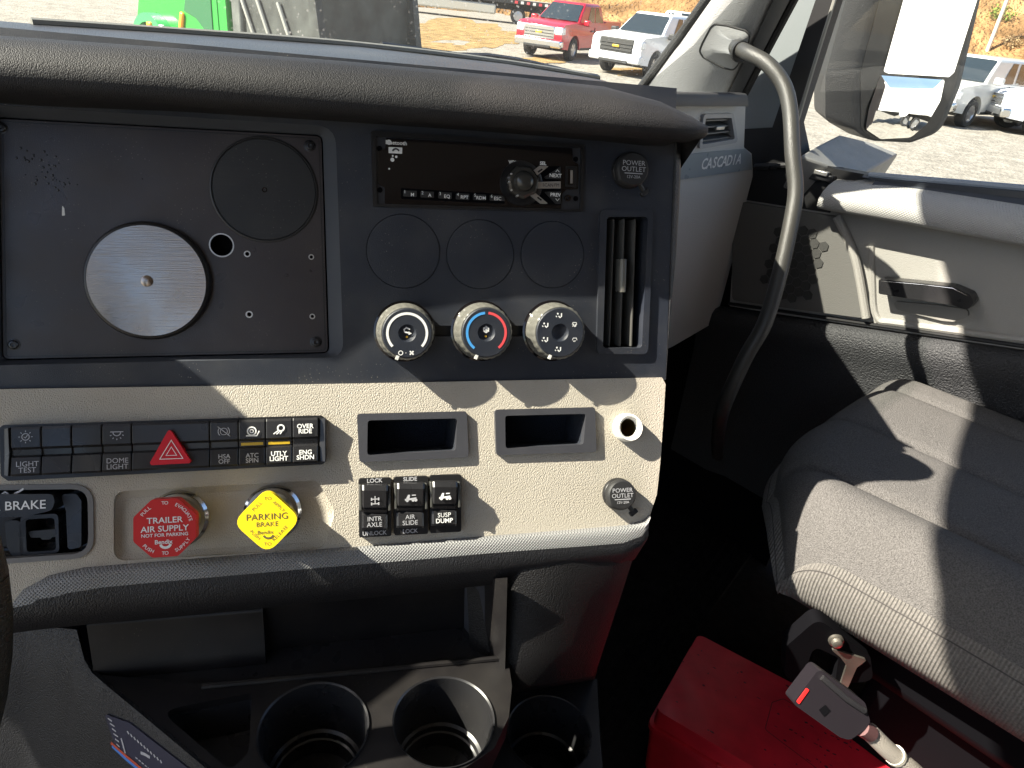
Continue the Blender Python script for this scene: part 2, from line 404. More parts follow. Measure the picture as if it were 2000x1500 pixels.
mb = MB(); ringlathe(mb, bc, .0012, .0022, -.0117, -.0113, 16); part('centre_dimple', mb, 'gloss', plate, D)
mc = D.h(291, 549, -.009); mr = D.px(291, 549, 112)
part('disc_rim', MB().lathe([(mr*1.03, -.0128), (mr*1.03, -.006), (mr*1.0, -.0035), (mr*.97, -.003), (mr*.965, -.0036)], 72, mc, cap=False), 'black', plate, D)
part('brushed_disc', MB().lathe([(mr*.968, -.0045), (mr*.96, -.0028), (mr*.5, -.00279), (.0003, -.00278)], 72, mc), 'brushed', plate, D, label='brushed metal disc with a small centre stud')
part('disc_stud', MB().lathe([(D.px(291, 549, 11), -.003), (D.px(291, 549, 11), -.0018), (D.px(291, 549, 9.5), -.0014)], 24, mc), 'brushed', plate, D)
# glue residue left on the plate
mb = MB()
for i in range(46):
    a = random.uniform(0, 6.28); q = random.random()**.6; x = 92+62*q*math.cos(a)+18*q*math.sin(a); y = 335+46*q*math.sin(a)+.25*62*q*math.cos(a)
    p = D.h(x, y, -.0125); s_ = random.uniform(.0004, .0013)
    mb.lathe([(s_, -.0126), (s_*.8, -.0121), (s_*.3, -.0119)], 6, p, rf=lambda a_, j: 1+.3*math.sin(3*a_))
part('glue_residue', mb, mat('residue', (.02, .02, .024), .25, dust=.6, dustscale=2000), plate, D).__setitem__('kind', 'stuff')
p = D.h(124, 412, -.0125)
part('paint_chip', MB().plate(rpoly([(p.x-.0013, p.y-.004), (p.x+.001, p.y-.0035), (p.x+.0008, p.y+.002), (p.x-.0005, p.y+.0045)], .0006), (), -.0126, -.0121), 'white', plate, D)
# --- gauge blanks
for x, y, r in [(788, 491, 71), (938, 497, 66.5), (1079, 498, 64)]:
    c = D.h(x, y); q = D.px(x, y, r)
    part('gauge_blank', MB().lathe([(q*1.012, -.0004), (q*1.008, .0006), (q*.998, .0002), (q*.992, -.0002), (q*.985, .0009), (q*.96, .0010), (.0005, .0010)], 72, c), 'dark', DASH, D, label='round knock-out blank for a gauge')
# --- radio
def rz(X, Y, c=0): return D.h(720+X/4.651, 250+Y/4.651, c)
def rzs(l, c=0): return [rz(*p, c) for p in l]
bez_in = rpoly(rzs([(62, 78), (1925, 182), (1912, 742), (72, 690)]), .0015, 3)
radio = part('radio', MB().plate(rad_o, [bez_in], -.02, .003), 'black', DASH, D, bev=.0012, label='car radio with glossy black face, volume knob and preset buttons')
part('face_plate', MB().plate(inset(bez_in, -.0005), (), -.02, -.0005), mat('radioplate', (.034, .036, .042), .35), radio, D)
disp = rpoly(rzs([(158, 92), (1846, 186), (1850, 300), (1905, 330), (1898, 555), (1795, 560), (1755, 600), (1745, 735), (145, 690), (145, 540), (85, 510), (85, 215), (150, 190)]), .0012, 3)
kc = rz(1385, 505); kr = (rz(1575, 515)-kc).length
part('display', MB().plate(disp, (), -.001, .0008), 'gloss', radio, D, bev=.0004)
for X, Y in [(100, 185), (103, 562), (1882, 282), (1882, 640)]:
    part('screw_hole', MB().lathe([(.0024, -.0006), (.0022, .0002), (.0014, -.0003), (.0003, -.0004)], 16, rz(X, Y)), 'void', radio, D)
lower = rpoly(rzs([(290, 548), (1180, 600), (1240, 672), (1230, 690), (295, 645)]), .0012, 3)
part('button_strip', MB().plate(lower, (), 0, .0011), 'void', radio, D)
for i, (x0, y0, x1, y1) in enumerate([(312, 570, 435, 628), (470, 578, 590, 637), (630, 586, 752, 646), (790, 596, 910, 655), (945, 604, 1062, 660), (1095, 611, 1215, 666)]):
    q = rzs([(x0, y0), (x1, y0+5), (x1+(22 if i == 5 else 0), y1), (x0, y1-5)])
    part('preset_button', MB().plate(rpoly(q, .0006, 2), (), .001, .0026), 'rubber', radio, D, bev=.0003)
well = part('knob_well', MB().lathe([(kr*1.02, .0006), (kr*1.0, .0022), (kr*.94, .0016), (.0005, .0014)], 40, kc), 'black', radio, D)
part('volume_knob', MB().lathe([(kr*.72, .001), (kr*.70, .008), (kr*.60, .010), (kr*.48, .0102), (kr*.44, .013), (kr*.36, .0155), (kr*.22, .0168), (kr*.08, .0172)], 48, (kc.x, kc.y+.0008), rf=lambda a, j: 1+(.07*(1 if math.sin(7*a) > .3 else 0) if j < 3 else 0)), mat('knobblack', (.03, .03, .028), .22, dust=.3), radio, D)
mb = MB()
for i in range(4):
    a = R(150+i*32); mb.lathe([(.0011, .004), (.0010, .0098), (.0006, .0101)], 8, (kc.x+kr*.66*math.cos(a), kc.y+kr*.66*math.sin(a)))
part('knob_studs', mb, 'silver', radio, D)
fan = rpoly(rzs([(1440, 345), (1745, 352), (1740, 700), (1470, 690), (1560, 600), (1585, 505), (1540, 400)]), .001, 2)
part('button_field', MB().plate(fan, (), 0, .0012), 'void', radio, D)
for pts, m in [([(1458, 412), (1500, 452), (1628, 352), (1545, 348)], 'silver'), ([(1520, 494), (1736, 488), (1736, 552), (1522, 552)], 'silver'), ([(1455, 612), (1505, 592), (1622, 690), (1555, 690)], 'silver'),
               ([(1590, 448), (1738, 352), (1738, 468), (1600, 462)], 'rubber'), ([(1590, 582), (1738, 580), (1738, 692), (1690, 690)], 'rubber')]:
    part('function_button', MB().plate(rpoly(rzs(pts), .0005, 2), (), .001, .0030), m, radio, D, bev=.0003)
us = MB().plate(rpoly(rzs([(1788, 345), (1890, 350), (1886, 545), (1786, 540)]), .001, 2), [rpoly(rzs([(1806, 372), (1858, 374), (1856, 520), (1804, 518)]), .0004, 2)], .0003, .0022)
usb = part('usb_port', us, 'black', radio, D)
part('usb_tongue', MB().plate(rzs([(1830, 385), (1852, 386), (1850, 505), (1828, 504)]), (), 0, .0012), 'silver', radio, D)
mb = MB(); ringlathe(mb, rz(1803, 638), .0012, .0030, .0002, .0022, 20); part('aux_jack', mb, 'gloss', radio, D)
mb = MB()
zt = .0011
mb.text('Bluetooth', .0046, rz(250, 136), zt, bold=.02); mb.lathe([(.0022, zt)], 14, rz(184, 132), cap=True)
mb.plate(rpoly(rzs([(180, 174), (305, 180), (303, 236), (180, 230)]), .0004, 2), (), .0005, zt)
for X, Y, s_ in [(218, 255, .0009), (250, 263, .0011), (215, 290, .0018), (186, 372, .0008)]: mb.plate(circ(rz(X, Y), s_, 8), (), .0005, zt)
mb.text('VOL', .0042, rz(1308, 312), zt, bold=.03); mb.text('OK', .0042, rz(1388, 318), zt, bold=.03); mb.text('SEL', .0042, rz(1582, 322), zt, bold=.03)
for i, (t, X, Y) in enumerate([('1', 326, 582), ('2', 486, 592), ('3', 646, 600), ('4', 806, 608), ('5', 962, 614), ('6', 1112, 622)]): mb.text(t, .0038, rz(X, Y), .0028)
for t, X, Y in [('M', 395, 608), ('A', 552, 614), ('EQ', 708, 624), ('RPT', 866, 632), ('RDM', 1016, 638), ('ESC', 1166, 644)]: mb.text(t, .0042, rz(X, Y), .0028, bold=.01)
mb.text('NEXT', .0045, rz(1688, 436), .0032, bold=.02); mb.text('PREV', .0045, rz(1688, 610), .0032, bold=.02)
for Y, s_ in [(394, 1), (655, -1)]: mb.line2([rz(1690, Y+10*s_), rz(1706, Y-10*s_), rz(1722, Y+10*s_)], .0006, .0032)
part('lettering', mb, 'ink', radio, D, smooth=0)
mb = MB(); q = [rz(215+i*5.5, 213-22*math.sin(math.pi*(i+.5)/12)) for i in range(12)]; mb.line2(q, .0014, zt+.0003)
mb.text('SCAN', .004, rz(1620, 522), .0032); mb.text('FM', .004, rz(1700, 522), .0032); mb.line2([rz(1530, 405), rz(1570, 378)], .0016, .0032); mb.line2([rz(1525, 632), rz(1562, 660)], .0016, .0032)
part('dark_lettering', mb, 'inkblack', radio, D, smooth=0)
# --- climate knobs
def climate(px, py, kind, label):
    r = D.px(px, py, 56); c = D.h(px, py); K = local_frame(D, c.x, c.y)
    kn = part('climate_knob', MB().lathe([(r*1.05, -.002), (r*1.06, .0006), (r*1.0, .0012), (r*.99, .004), (r*.97, .005)], 48, cap=False), 'gloss', DASH, K, label=label)
    part('grip_ring', MB().lathe([(r*.985, .003), (r*.985, .0045), (r*.95, .006), (r*.93, 0.0215), (r*.90, 0.0240), (r*.86, 0.0250), (r*.84, 0.0250), (r*.835, 0.0240)], 144, cap=False, rf=lambda a, j: 1-(.022*(.5+.5*math.cos(24*(a+j*.03)))**2 if 2 <= j <= 4 else 0)), 'knobgrip', kn, K)
    z = 0.0250
    part('dial_face', MB().lathe([(r*.838, 0.0240), (r*.835, 0.0253), (r*.80, 0.0261), (r*.78, 0.0261), (r*.30, 0.0261), (r*.285, 0.0258), (r*.25, 0.0240), (r*.15, 0.0227), (r*0.0255, 0.0223)], 64), 'dark', kn, K)
    zt = 0.0264
    def arc(mb, a0, a1, rr=.66, w=.085):
        mb.line2([V((r*rr*math.cos(R(a0+(a1-a0)*i/30)), r*rr*math.sin(R(a0+(a1-a0)*i/30)))) for i in range(31)], r*w, zt)
    def man(mb, x, y, s=1.0):
        mb.poly2(circ((x-.0012*s, y+.0014*s), .0007*s, 10), zt)
        mb.line2([(x-.0006*s, y-.0002*s), (x+.0006*s, y-.0014*s), (x+.0016*s, y-.0006*s), (x+.0016*s, y+.0018*s)], .0009*s, zt)
        mb.line2([(x-.0026*s, y-.0002*s), (x-.0018*s, y-.0010*s)], .0007*s, zt)
    mb = MB()
    if kind == 0:
        arc(mb, -42, 222); x = -r*.22; y = -r*.66
        mb.line2(circ((x, y), .0018, 16), .0007, zt, closed=True); mb.poly2(circ((x+.0045, y), .0004, 6), zt)
        for k in range(4):
            a = R(45+90*k); mb.line2([(x+.0095, y), (x+.0095+.0022*math.cos(a), y+.0022*math.sin(a))], .0013, zt)
        mb.line2([(r*.10, r*.13), (-r*0.0255, r*.18), (-r*.10, r*.12), (-r*.08, r*.04), (r*.10, r*.0)], r*.05, 0.0247); mb.poly2([V((r*.05, r*.06)), V((r*.16, -r*.01)), V((r*.05, -r*.06))], 0.0247)
        part('marking', mb, 'ink', kn, K, smooth=0)
    elif kind == 1:
        arc(mb, 95, 232); part('cold_band', mb, 'blueink', kn, K, smooth=0)
        mb = MB(); arc(mb, 85, -50); part('hot_band', mb, 'redink', kn, K, smooth=0)
        mb = MB()
        for k in range(3):
            a = R(30+60*k); mb.line2([(r*.12*math.cos(a), r*.1+r*.12*math.sin(a)), (-r*.12*math.cos(a), r*.1-r*.12*math.sin(a))], r*.03, 0.0247)
        mb.line2(circ((0, r*.1), r*.09, 12), r*.03, 0.0248, closed=True)
        part('marking', mb, 'ink', kn, K, smooth=0)
    else:
        for k, a in enumerate((95, 155, 205, 265)): man(mb, r*.57*math.cos(R(a)), r*.57*math.sin(R(a)), 1.25)
        for a in (30, -25):
            x, y = r*.57*math.cos(R(a)), r*.57*math.sin(R(a)); mb.line2([(x-.0022, y-.0004), (x-.0016, y+.0016), (x+.0016, y+.0016), (x+.0022, y-.0004)], .0006, zt); mb.line2([(x-.0012, y-.0018), (x-.0006, y-.0006), (x, y-.0018), (x+.0008, y-.0006)], .0006, zt)
        man(mb, r*.57*math.cos(R(30)), r*.57*math.sin(R(30))-.0012, .8)
        part('marking', mb, 'ink', kn, K, smooth=0)
    if kind < 2: part('indicator', MB().lathe([(r*.04, 0.0227), (r*.03, 0.0237)], 10, (0, -r*.13)), 'amber', kn, K)
    a = R(-118); part('pointer', MB().box(-.0013, .0013, -r*.96, -r*.80, 0.0243, 0.0258), 'white', kn, Frame(K.o, K.x*math.cos(R(-22))+K.y*math.sin(R(-22)), K.y*math.cos(R(-22))-K.x*math.sin(R(-22))))
    return kn
climate(790, 647, 0, 'fan speed knob with white arc')
climate(939, 646, 1, 'temperature knob with blue and red arc')
climate(1078, 646, 2, 'air flow knob with ring of seated figure symbols')
# --- tall air vent
vin = rpoly(D.hs([(1183, 424), (1263, 424), (1251, 679), (1175, 679)]), .004)
vent = part('air_vent', MB().plate(vent_o, [vin], -.02, .0035), 'dark', DASH, D, bev=.0018, label='tall dark air vent with three upright vanes')
part('duct', MB().plate(inset(vin, -.003), (), -.06, -.045).loft([[(p.x, p.y, -.002) for p in ccw(inset(vin, -.001))], [(p.x, p.y, -.05) for p in ccw(inset(vin, -.001))]], True, False), 'void', vent, D)
for x0, x1 in ((1199, 1190), (1219, 1211), (1241, 1233)):
    a = D.h(x0, 428, -.004); b = D.h(x1, 676, -.004); w = .0011
    mb = MB().loft([[(p.x-w, p.y, -.030), (p.x-w, p.y, -.005), (p.x-w*.4, p.y, -.0036), (p.x+w*.4, p.y, -.0036), (p.x+w, p.y, -.005), (p.x+w, p.y, -.030)] for p in (b, b.lerp(a, .05), b.lerp(a, .95), a)])
    part('vane', mb, mat('vanedark', (.075, .073, .068), .35), vent, D)
for yy in (470, 520, 575, 630):
    a = D.h(1180, yy, -.03); b = D.h(1256, yy, -.03); part('rear_vane', MB().box(a.x, b.x, a.y-.0008, a.y+.0008, -.045, -.034), 'void', vent, D)
a = D.h(1217, 506, 0); b = D.h(1215, 571, 0); w = .0031
part('slider', MB().loft([[(p.x-w, p.y, -.012), (p.x-w, p.y, .0015), (p.x-w*.5, p.y, .0034), (p.x+w*.5, p.y, .0034), (p.x+w, p.y, .0015), (p.x+w, p.y, -.012)] for p in (b, a)]), 'knobgrip', vent, D, bev=.0006)
# --- power outlets
def outlet(fr, px, py, r, lab):
    c = fr.h(px, py); q = fr.px(px, py, r); K = local_frame(fr, c.x, c.y)
    o = part('power_outlet', MB().lathe([(q*1.02, -.001), (q*1.04, .003), (q*1.0, .0045), (q*.97, .005)], 40, cap=False), 'black', DASH, K, label=lab)
    part('cap', MB().lathe([(q*.95, .004), (q*.98, .006), (q*.99, .010), (q*.95, .0125), (q*.86, .0138), (q*.5, .0142), (.0004, .0143)], 48, (0, 0), rf=lambda a, j: 1+.10*math.exp(-((math.atan2(math.sin(a-R(222)), math.cos(a-R(222))))/.28)**2)), 'rubber', o, K)
    d0 = q*.85; d1 = q*1.55; a = R(-52); ca, sa = math.cos(a), math.sin(a)
    part('strap', MB().tube([(d0*ca, d0*sa, .008), (d0*1.2*ca, d0*1.2*sa, .0065), (d1*ca, d1*sa, .005)], .0022, 8), 'rubber', o, K)
    part('strap_tab', MB().box(-.0042, .0042, -.0022, .0022, .003, .0075), 'rubber', o, local_frame(K, d1*ca, d1*sa, 0, R(35)), bev=.0008)
    mb = MB().text('POWER', q*.38, (0, q*.32), .01445, sx=1.05).text('OUTLET', q*.38, (0, -.02*q), .01445, sx=1.05).text('12V-20A', q*.24, (0, -q*.45), .01445)
    mb.line2([(-q*.55, -q*.26), (q*.55, -q*.26)], q*.05, .01445)
    part('lettering', mb, 'inkdim', o, K, smooth=0)
outlet(D, 1226, 334, 33.5, 'upper power outlet cap beside the radio')
# --- hood pad over the panel
bot = [(-700, 129), (-260, 160), (0, 178), (330, 201), (660, 225), (1000, 249), (1200, 263), (1310, 271), (1352, 274), (1368, 268)]
rid = [(-700, 21), (-260, 52), (0, 70), (330, 93), (690, 121), (990, 149), (1180, 169), (1285, 198), (1340, 226), (1371, 246)]
rings = []; ridge_pts = []
for i, (pb, pr_) in enumerate(zip(bot, rid)):
    k = [1, 1, 1, 1, 1, 1, 1, 1, .95, .85][i]
    cb = [.058, .064, .066, .052, .047, .047, .054, .060, .060, .060][i]*k; cr = cb-.02*k
    b0 = D.h(*pb, cb); b1 = D.h(*pr_, cr); hgt = b1.y-b0.y; ax = b0.x; ar = b1.x
    def P(t, c): return (ax+(ar-ax)*t, b0.y+hgt*t, c)
    rings.append([(ax, b0.y+.006, -.02), (ax, b0.y+.004, cb*.5), P(0, cb-.008), P(.02, cb), P(.12, cb+.005*k), P(.3, cb+.007*k), P(.5, cb+.005*k), P(.7, cb+.000*k), P(.86, cb-.007*k), P(.96, cr+.005*k), P(1, cr), (ar, b1.y+.002, cr-.02), (ar+.004, b1.y-.006*(i > 6)*(i-6), cr-.055), (ar+.006, b1.y-.02-.01*(i > 6)*(i-6), cr-.10)])
    ridge_pts.append(D.w(ar, b1.y, cr))
ridge_pts = ridge_pts[1:]
last = rings[-1]; m_ = sum((V(p) for p in last), V((0, 0, 0)))/len(last)
rings.append([tuple(V(p)*.55+m_*.45+V((.006, 0, 0))) for p in last]); rings.append([tuple(V(p)*.05+m_*.95+V((.007, 0, 0))) for p in last])
hood = part('hood_pad', MB().loft(rings, False), 'hood', DASH, D, smooth=60, label='thick grained black brow pad overhanging the panel')
# dash top behind the ridge
sil = [(-260, 20), (-60, 36), (60, 46), (330, 63), (690, 89), (990, 124), (1165, 153), (1252, 179), (1300, 200)]
rows = [[], [], [], []]
for i, (x, y) in enumerate(sil):
    f = hity(x, y, .83 if i < 7 else .80)
    g = V((ridge_pts[min(i, 8)].x, 0, 0)); rr_ = ridge_pts[min(i, 8)]
    rows[0].append(rr_+V((.02, .02, -.012))); rows[1].append(rr_.lerp(f, .45)+V((0, 0, -.006))); rows[2].append(f); rows[3].append(f+V((.06, .22, -.10)))
part('dash_top', MB().loft([r[::-1] for r in rows], False), mat('dashtop', (.035, .036, .040), .42, bump=('grain', 700, .0008), dust=.35), DASH, smooth=60)
# narrow defroster lip along the far edge
mb = MB().tube([rows[2][i]+V((0, -.004, .001)) for i in range(2, 7)], .0045, 8, sub=6)
part('defroster_lip', mb, mat('lip', (.20, .20, .18), .4, dust=.3), DASH)
# ================================================================== beige switch panel
def bz(X, Y, c=0): return B.h(X*.33, 780+Y*.33, c)      # zoomed strip coordinates of the left half
cub = [[(697, 808), (912, 803), (916, 893), (702, 903)], [(967, 800), (1163, 795), (1166, 883), (970, 889)]]
cub_i = [[(718, 821), (893, 817), (890, 880), (717, 889)], [(986, 812), (1144, 808), (1139, 868), (987, 876)]]
cub_h = [rpoly(B.hs([(x+(4 if x < (a_[0][0]+a_[1][0])/2 else -4), y+(3 if y < 850 else -3)) for x, y in a_]), .003, 3) for a_ in cub]
tb_h = rpoly(B.hs([(-120, 955), (176, 951), (178, 1083), (-115, 1103)]), [.004, .014, .014, .012])
sk = B.h(1222, 835); skr = B.px(1222, 835, 27)
vr_o = rpoly(B.hs([(222, 960), (620, 938), (655, 1000), (632, 1072), (222, 1096)]), [.010, .008, .012, .012, .010])
vr_i = rpoly(B.hs([(238, 972), (606, 951), (630, 1004), (612, 1058), (238, 1082)], -.007), [.010, .008, .012, .012, .010])
edge = [(-260, 766), (0, 760), (400, 754), (800, 747), (1150, 740), (1293, 737), (1300, 750), (1297, 800), (1290, 900), (1283, 965), (1266, 1018), (1230, 1026), (1000, 1043), (700, 1067), (300, 1097), (165, 1108), (95, 1124), (50, 1150), (22, 1182), (-260, 1215)]
bo = B.hs(edge)
bp_ = part('lower_panel', MB().plate(bo, cub_h+[tb_h, vr_o, circ(sk, skr*.9, 30)], -.06, 0), 'beige', DASH, B, bev=.0045, seg=3, label='beige grained switch panel')
ro, ri = ccw(vr_o), ccw(vr_i)
mb = MB().loft([[(p.x, p.y, -.0006) for p in inset(ro, -.0045)], [(p.x, p.y, -.003) for p in ro], [(p.x, p.y, -.0065) for p in ri]], True, False)
mb.plate(ri, (), -.008, -.0065, walls=False)
part('valve_recess', mb, 'beige', DASH, B, smooth=50, label='shallow beige recess around the brake valve knobs')
# --- long switch bank
so_ = [(5, 836), (12, 830), (628, 811), (637, 818), (637, 900), (630, 906), (22, 938), (8, 928)]
bank = part('switch_bank', MB().plate(rpoly(B.hs(so_), .002, 3), (), -.01, .006), 'black', DASH, B, bev=.001, label='long black bank of rocker switches with red hazard button')
xt = [22, 82, 141, 200, 258, 410, 466, 519, 571, 622]       # cell borders along the top
def by(x, f): # top & bottom of the bank at x
    t = 832+(812-832)*(x-8)/629; b = 934+(905-934)*(x-8)/629; return t+(b-t)*f
ic = MB(); icd = MB(); lt = MB()
def rocker(x0, x1, amber=False):
    def ln(f, c): return [B.h(x, by(x, f), c) for x in (x0+1.2, x1-1.2)]
    rows = []
    for f, c in [(.03, .005), (.03, .0105), (.08, .0118), (.42, .0112), (.47, .0085), (.58, .0078), (.62, .0105), (.93, .0122), (.97, .011), (.97, .005)]:
        a, b = ln(f, .01); rows.append([(a.x, a.y, c-.004), (a.x, a.y, c), (a.x+.0006, a.y, c+.0004), (b.x-.0006, b.y, c+.0004), (b.x, b.y, c), (b.x, b.y, c-.004)])
    o = part('rocker_switch', MB().loft(rows, False), 'satin', bank, B, smooth=28)
    return o
for i in range(9):
    if i == 4:
        x0, x1 = xt[4], xt[5]
    else: x0, x1 = xt[i], xt[i+1]
    rocker(x0, x1)
for xa, xb in ((8, 20), (624, 636)):
    a = [B.h(xa, by(xa, f), .008) for f in (.06, .5, .94)]; b = [B.h(xb, by(xb, f), .008) for f in (.04, .5, .96)]
    part('end_cap', MB().loft([[(p.x, p.y, .004), (p.x, p.y, .0085), (q.x, q.y, .0115 if k != 1 else .009), (q.x, q.y, .004)] for k, (p, q) in enumerate(zip(a, b))], False), 'satin', bank, B, bev=.0006)
for x0, x1 in ((466, 519), (519, 571)):  # amber strips painting the yellow knob's reflection on two rockers
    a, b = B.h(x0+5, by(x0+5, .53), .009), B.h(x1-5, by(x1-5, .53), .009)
    part('knob_reflection', MB().loft([[(p.x, p.y-.0012, .0078), (p.x, p.y-.0012, .0092), (p.x, p.y+.0012, .0094), (p.x, p.y+.0012, .0078)] for p in (a, b)]), mat('amberreflection', (.55, .36, .02), .3), bank, B)
ht = .0125
tri_o = rpoly(B.hs([(333, 836), (374, 899), (372, 904), (298, 908), (295, 903)], ht), [.002, .0012, .0012, .0012, .0012], 3)
hz_ = part('hazard_button', MB().plate(tri_o, (), .004, .0165), 'hazard', bank, B, bev=.0012, label='red triangular hazard button')
tc_ = B.h(334.5, 884, .017)
mb = MB()
T_ = lambda s, dy=0: [V((tc_.x-.0095*s, tc_.y-.0055*s+dy)), V((tc_.x+.0095*s, tc_.y-.0055*s+dy)), V((tc_.x, tc_.y+.0110*s+dy))]
for s_, w in ((.92, .0011), (.42, .0009)): mb.line2(T_(s_), w, .0168, closed=True)
part('hazard_symbol', mb, 'ink', bank, B, smooth=0)
# switch symbols: zoomed coordinates (region 0,780,660,1100 at 3.03x)
def zp(X, Y, c=.0125): return B.h(X/3.0303, 780+Y/3.0303, c)
zt = .0128
c = zp(152, 222); lt.line2(circ(c, .0026, 16), .0006, zt, closed=True); lt.line2([c+V((-.0012, .0)), c+V((-.0002, -.001)), c+V((.0014, .0014))], .0006, zt)
for k in range(8):
    a = R(45*k); lt.line2([c+V((.0038*math.cos(a), .0038*math.sin(a))), c+V((.005*math.cos(a), .005*math.sin(a)))], .0006, zt)
c = zp(692, 195); lt.line2([c+V((-.0048, .0004)), c+V((.0048, .0004))], .0007, zt); lt.line2([c+V((.0028*math.cos(R(t)), .0028*math.sin(R(t)))) for t in range(180, 361, 20)], .0007, zt)
for k in range(5):
    a = R(200+35*k); lt.line2([c+V((.0042*math.cos(a), .0042*math.sin(a)-.0008)), c+V((.0054*math.cos(a), .0054*math.sin(a)-.0008))], .0007, zt)
c = zp(1325, 190); lt.line2(circ(c, .0028, 16), .0005, zt, closed=True); lt.line2([c+V((-.0048, .0042)), c+V((.005, -.0042))], .0006, zt)
for s_ in (0, 180): lt.line2([c+V((.0045*math.cos(R(t+s_)), .0045*math.sin(R(t+s_)))) for t in range(-45, 46, 15)], .0006, zt)
c = zp(1490, 188); ic.line2(circ(c, .0034, 16), .0011, zt, closed=True); ic.line2(circ(c, .0014, 10), .0008, zt, closed=True); ic.line2([c+V((-.0046, -.0038)), c+V((.004, -.0040)), c+V((.006, .0))], .0010, zt)
c = zp(1655, 175); ic.line2(circ(c+V((.001, .0008)), .0026, 14), .0012, zt, closed=True); ic.line2([c+V((-.0008, -.001)), c+V((-.005, -.0042))], .0009, zt); ic.line2([c+V((.0006, -.0016)), c+V((-.0026, -.0044))], .0009, zt); ic.line2([c+V((.002, -.0016)), c+V((.0004, -.0044))], .0009, zt)
def twol(mb, X, Y, a, b, s_=.0052, bold=.0, dy=36, c=zt):
    rot = -.03
    mb.text(a, s_, zp(X, Y), c, rot=.0, bold=bold); mb.text(b, s_, zp(X, Y+dy), c, rot=.0, bold=bold)
twol(lt, 162, 382, 'LIGHT', 'TEST', .0058); twol(lt, 695, 362, 'DOME', 'LIGHT', .0058); twol(lt, 1327, 337, 'HSA', 'OFF', .0052, .008, 30); twol(lt, 1493, 331, 'ATC', 'SPIN', .0052, .012, 30)
twol(ic, 1650, 320, 'UTLY', 'LIGHT', .0054, .02, 30); twol(ic, 1808, 312, 'ENG', 'SHDN', .0054, .02, 30); twol(ic, 1806, 158, 'OVER', 'RIDE', .0054, .02, 30)
part('lettering', lt, 'inkdim', bank, B, smooth=0); part('bright_lettering', ic, 'ink', bank, B, smooth=0)
# --- trailer brake lever in its black well
tb = part('trailer_brake', MB().plate(inset(tb_h, -.0025), [inset(tb_h, .0015)], -.01, .0014), mat('tbrim', (.16, .155, .15), .5), DASH, B, bev=.0007, label='hand lever for the trailer brake in a black well')
part('well', MB().plate(inset(tb_h, -.001), (), -.035, -.03).loft([[(p.x, p.y, 0) for p in ccw(inset(tb_h, .001))], [(p.x, p.y, -.034) for p in ccw(inset(tb_h, .003))]], True, False), 'gloss', tb, B)
def tz(X, Y, c=0): return B.h(X/8.333, 930+Y/8.333, c)
hd = rpoly([tz(-900, 300, .006), tz(860, 290, .006), tz(890, 420, .006), tz(840, 560, .006), tz(400, 660, .006), tz(-900, 690, .006)], .006)
part('lever_head', MB().plate(hd, (), -.02, .006), 'satin', tb, B, bev=.004, seg=3)
part('lever_stem', MB().plate(rpoly([tz(350, 640, -.01), tz(960, 600, -.01), tz(980, 1240, -.01), tz(330, 1290, -.01)], .004), [rpoly([tz(430, 700, -.01), tz(900, 670, -.01), tz(930, 1200, -.01), tz(450, 1230, -.01)], .003)], -.03, -.008), 'satin', tb, B, bev=.001)
part('lever_pawl', MB().plate(rpoly([tz(450, 900, -.012), tz(920, 860, -.012), tz(920, 980, -.012), tz(830, 1000, -.012), tz(820, 1030, -.012), tz(680, 1035, -.012), tz(660, 1000, -.012), tz(500, 1000, -.012)], .001, 2), (), -.03, -.012), 'black', tb, B, bev=.0008)
part('side_guard', MB().plate(rpoly([tz(990, 290, -.006), tz(1250, 285, -.006), tz(1330, 400, -.006), tz(1330, 1150, -.006), tz(1110, 1200, -.006), tz(1080, 560, -.006)], .003), (), -.03, -.005), 'satin', tb, B, bev=.003)
part('left_guard', MB().plate(rpoly([tz(70, 720, -.008), tz(330, 720, -.008), tz(390, 1290, -.008), tz(200, 1310, -.008), tz(110, 1150, -.008)], .004), (), -.03, -.008), 'satin', tb, B, bev=.002)
mb = MB(); e_ = tz(745, 455, .0065); mb.text('TRAILER BRAKE', .0098, (e_.x, e_.y), .0065, bold=.008, align='RIGHT')
q = tz(190, 270, 0); mb.line2([q+V((-.008, -.002)), q+V((-.004, .001)), q+V((0, -.002)), q+V((.006, .001)), q+V((.009, .003))], .0014, .0016)
mb.line2([q+V((0, -.003)), q+V((.008, -.002))], .0016, .0016)
part('lettering', mb, 'ink', tb, B, smooth=0)
# --- brake valve knobs
def ringtext(mb, s, r, a, size, z, bold=0, flip=False, step=None):
    step = step or size*.62/r
    for i, ch in enumerate(s):
        k = (i-(len(s)-1)/2)*step; t = a-k if not flip else a+k
        mb.text(ch, size, (r*math.cos(t), r*math.sin(t)), z, rot=t-math.pi/2 if not flip else t+math.pi/2, bold=bold)
def valve(name, px, py, r, nside, rot, m, lab, c=.045, rnd=.004):
    ctr = B.h(px, py, c); K = local_frame(B, ctr.x, ctr.y); q = B.px(px, py, r, c)
    out = rpoly(circ((0, 0), q, nside, rot), rnd, 5)
    kn = part(name, MB().plate(out, (), c-.012, c, back=True), m, DASH, K, bev=.0018, seg=3, label=lab)
    part('stem', MB().lathe([(.0215, -.008), (.0215, .004), (.019, .0045), (.019, .022), (.0165, .026), (.0165, c-.011)], 32, cap=False), 'steel', kn, K)
    part('collar', MB().lathe([(.024, -.008), (.024, -.003), (.0215, -.001)], 32, cap=False), 'chrome', kn, K)
    return kn, K, q, c+.0003
kn, K, q, z = valve('trailer_air_supply_knob', 322, 1031, 61, 8, R(22.5), 'redknob', 'red octagonal trailer air supply knob')
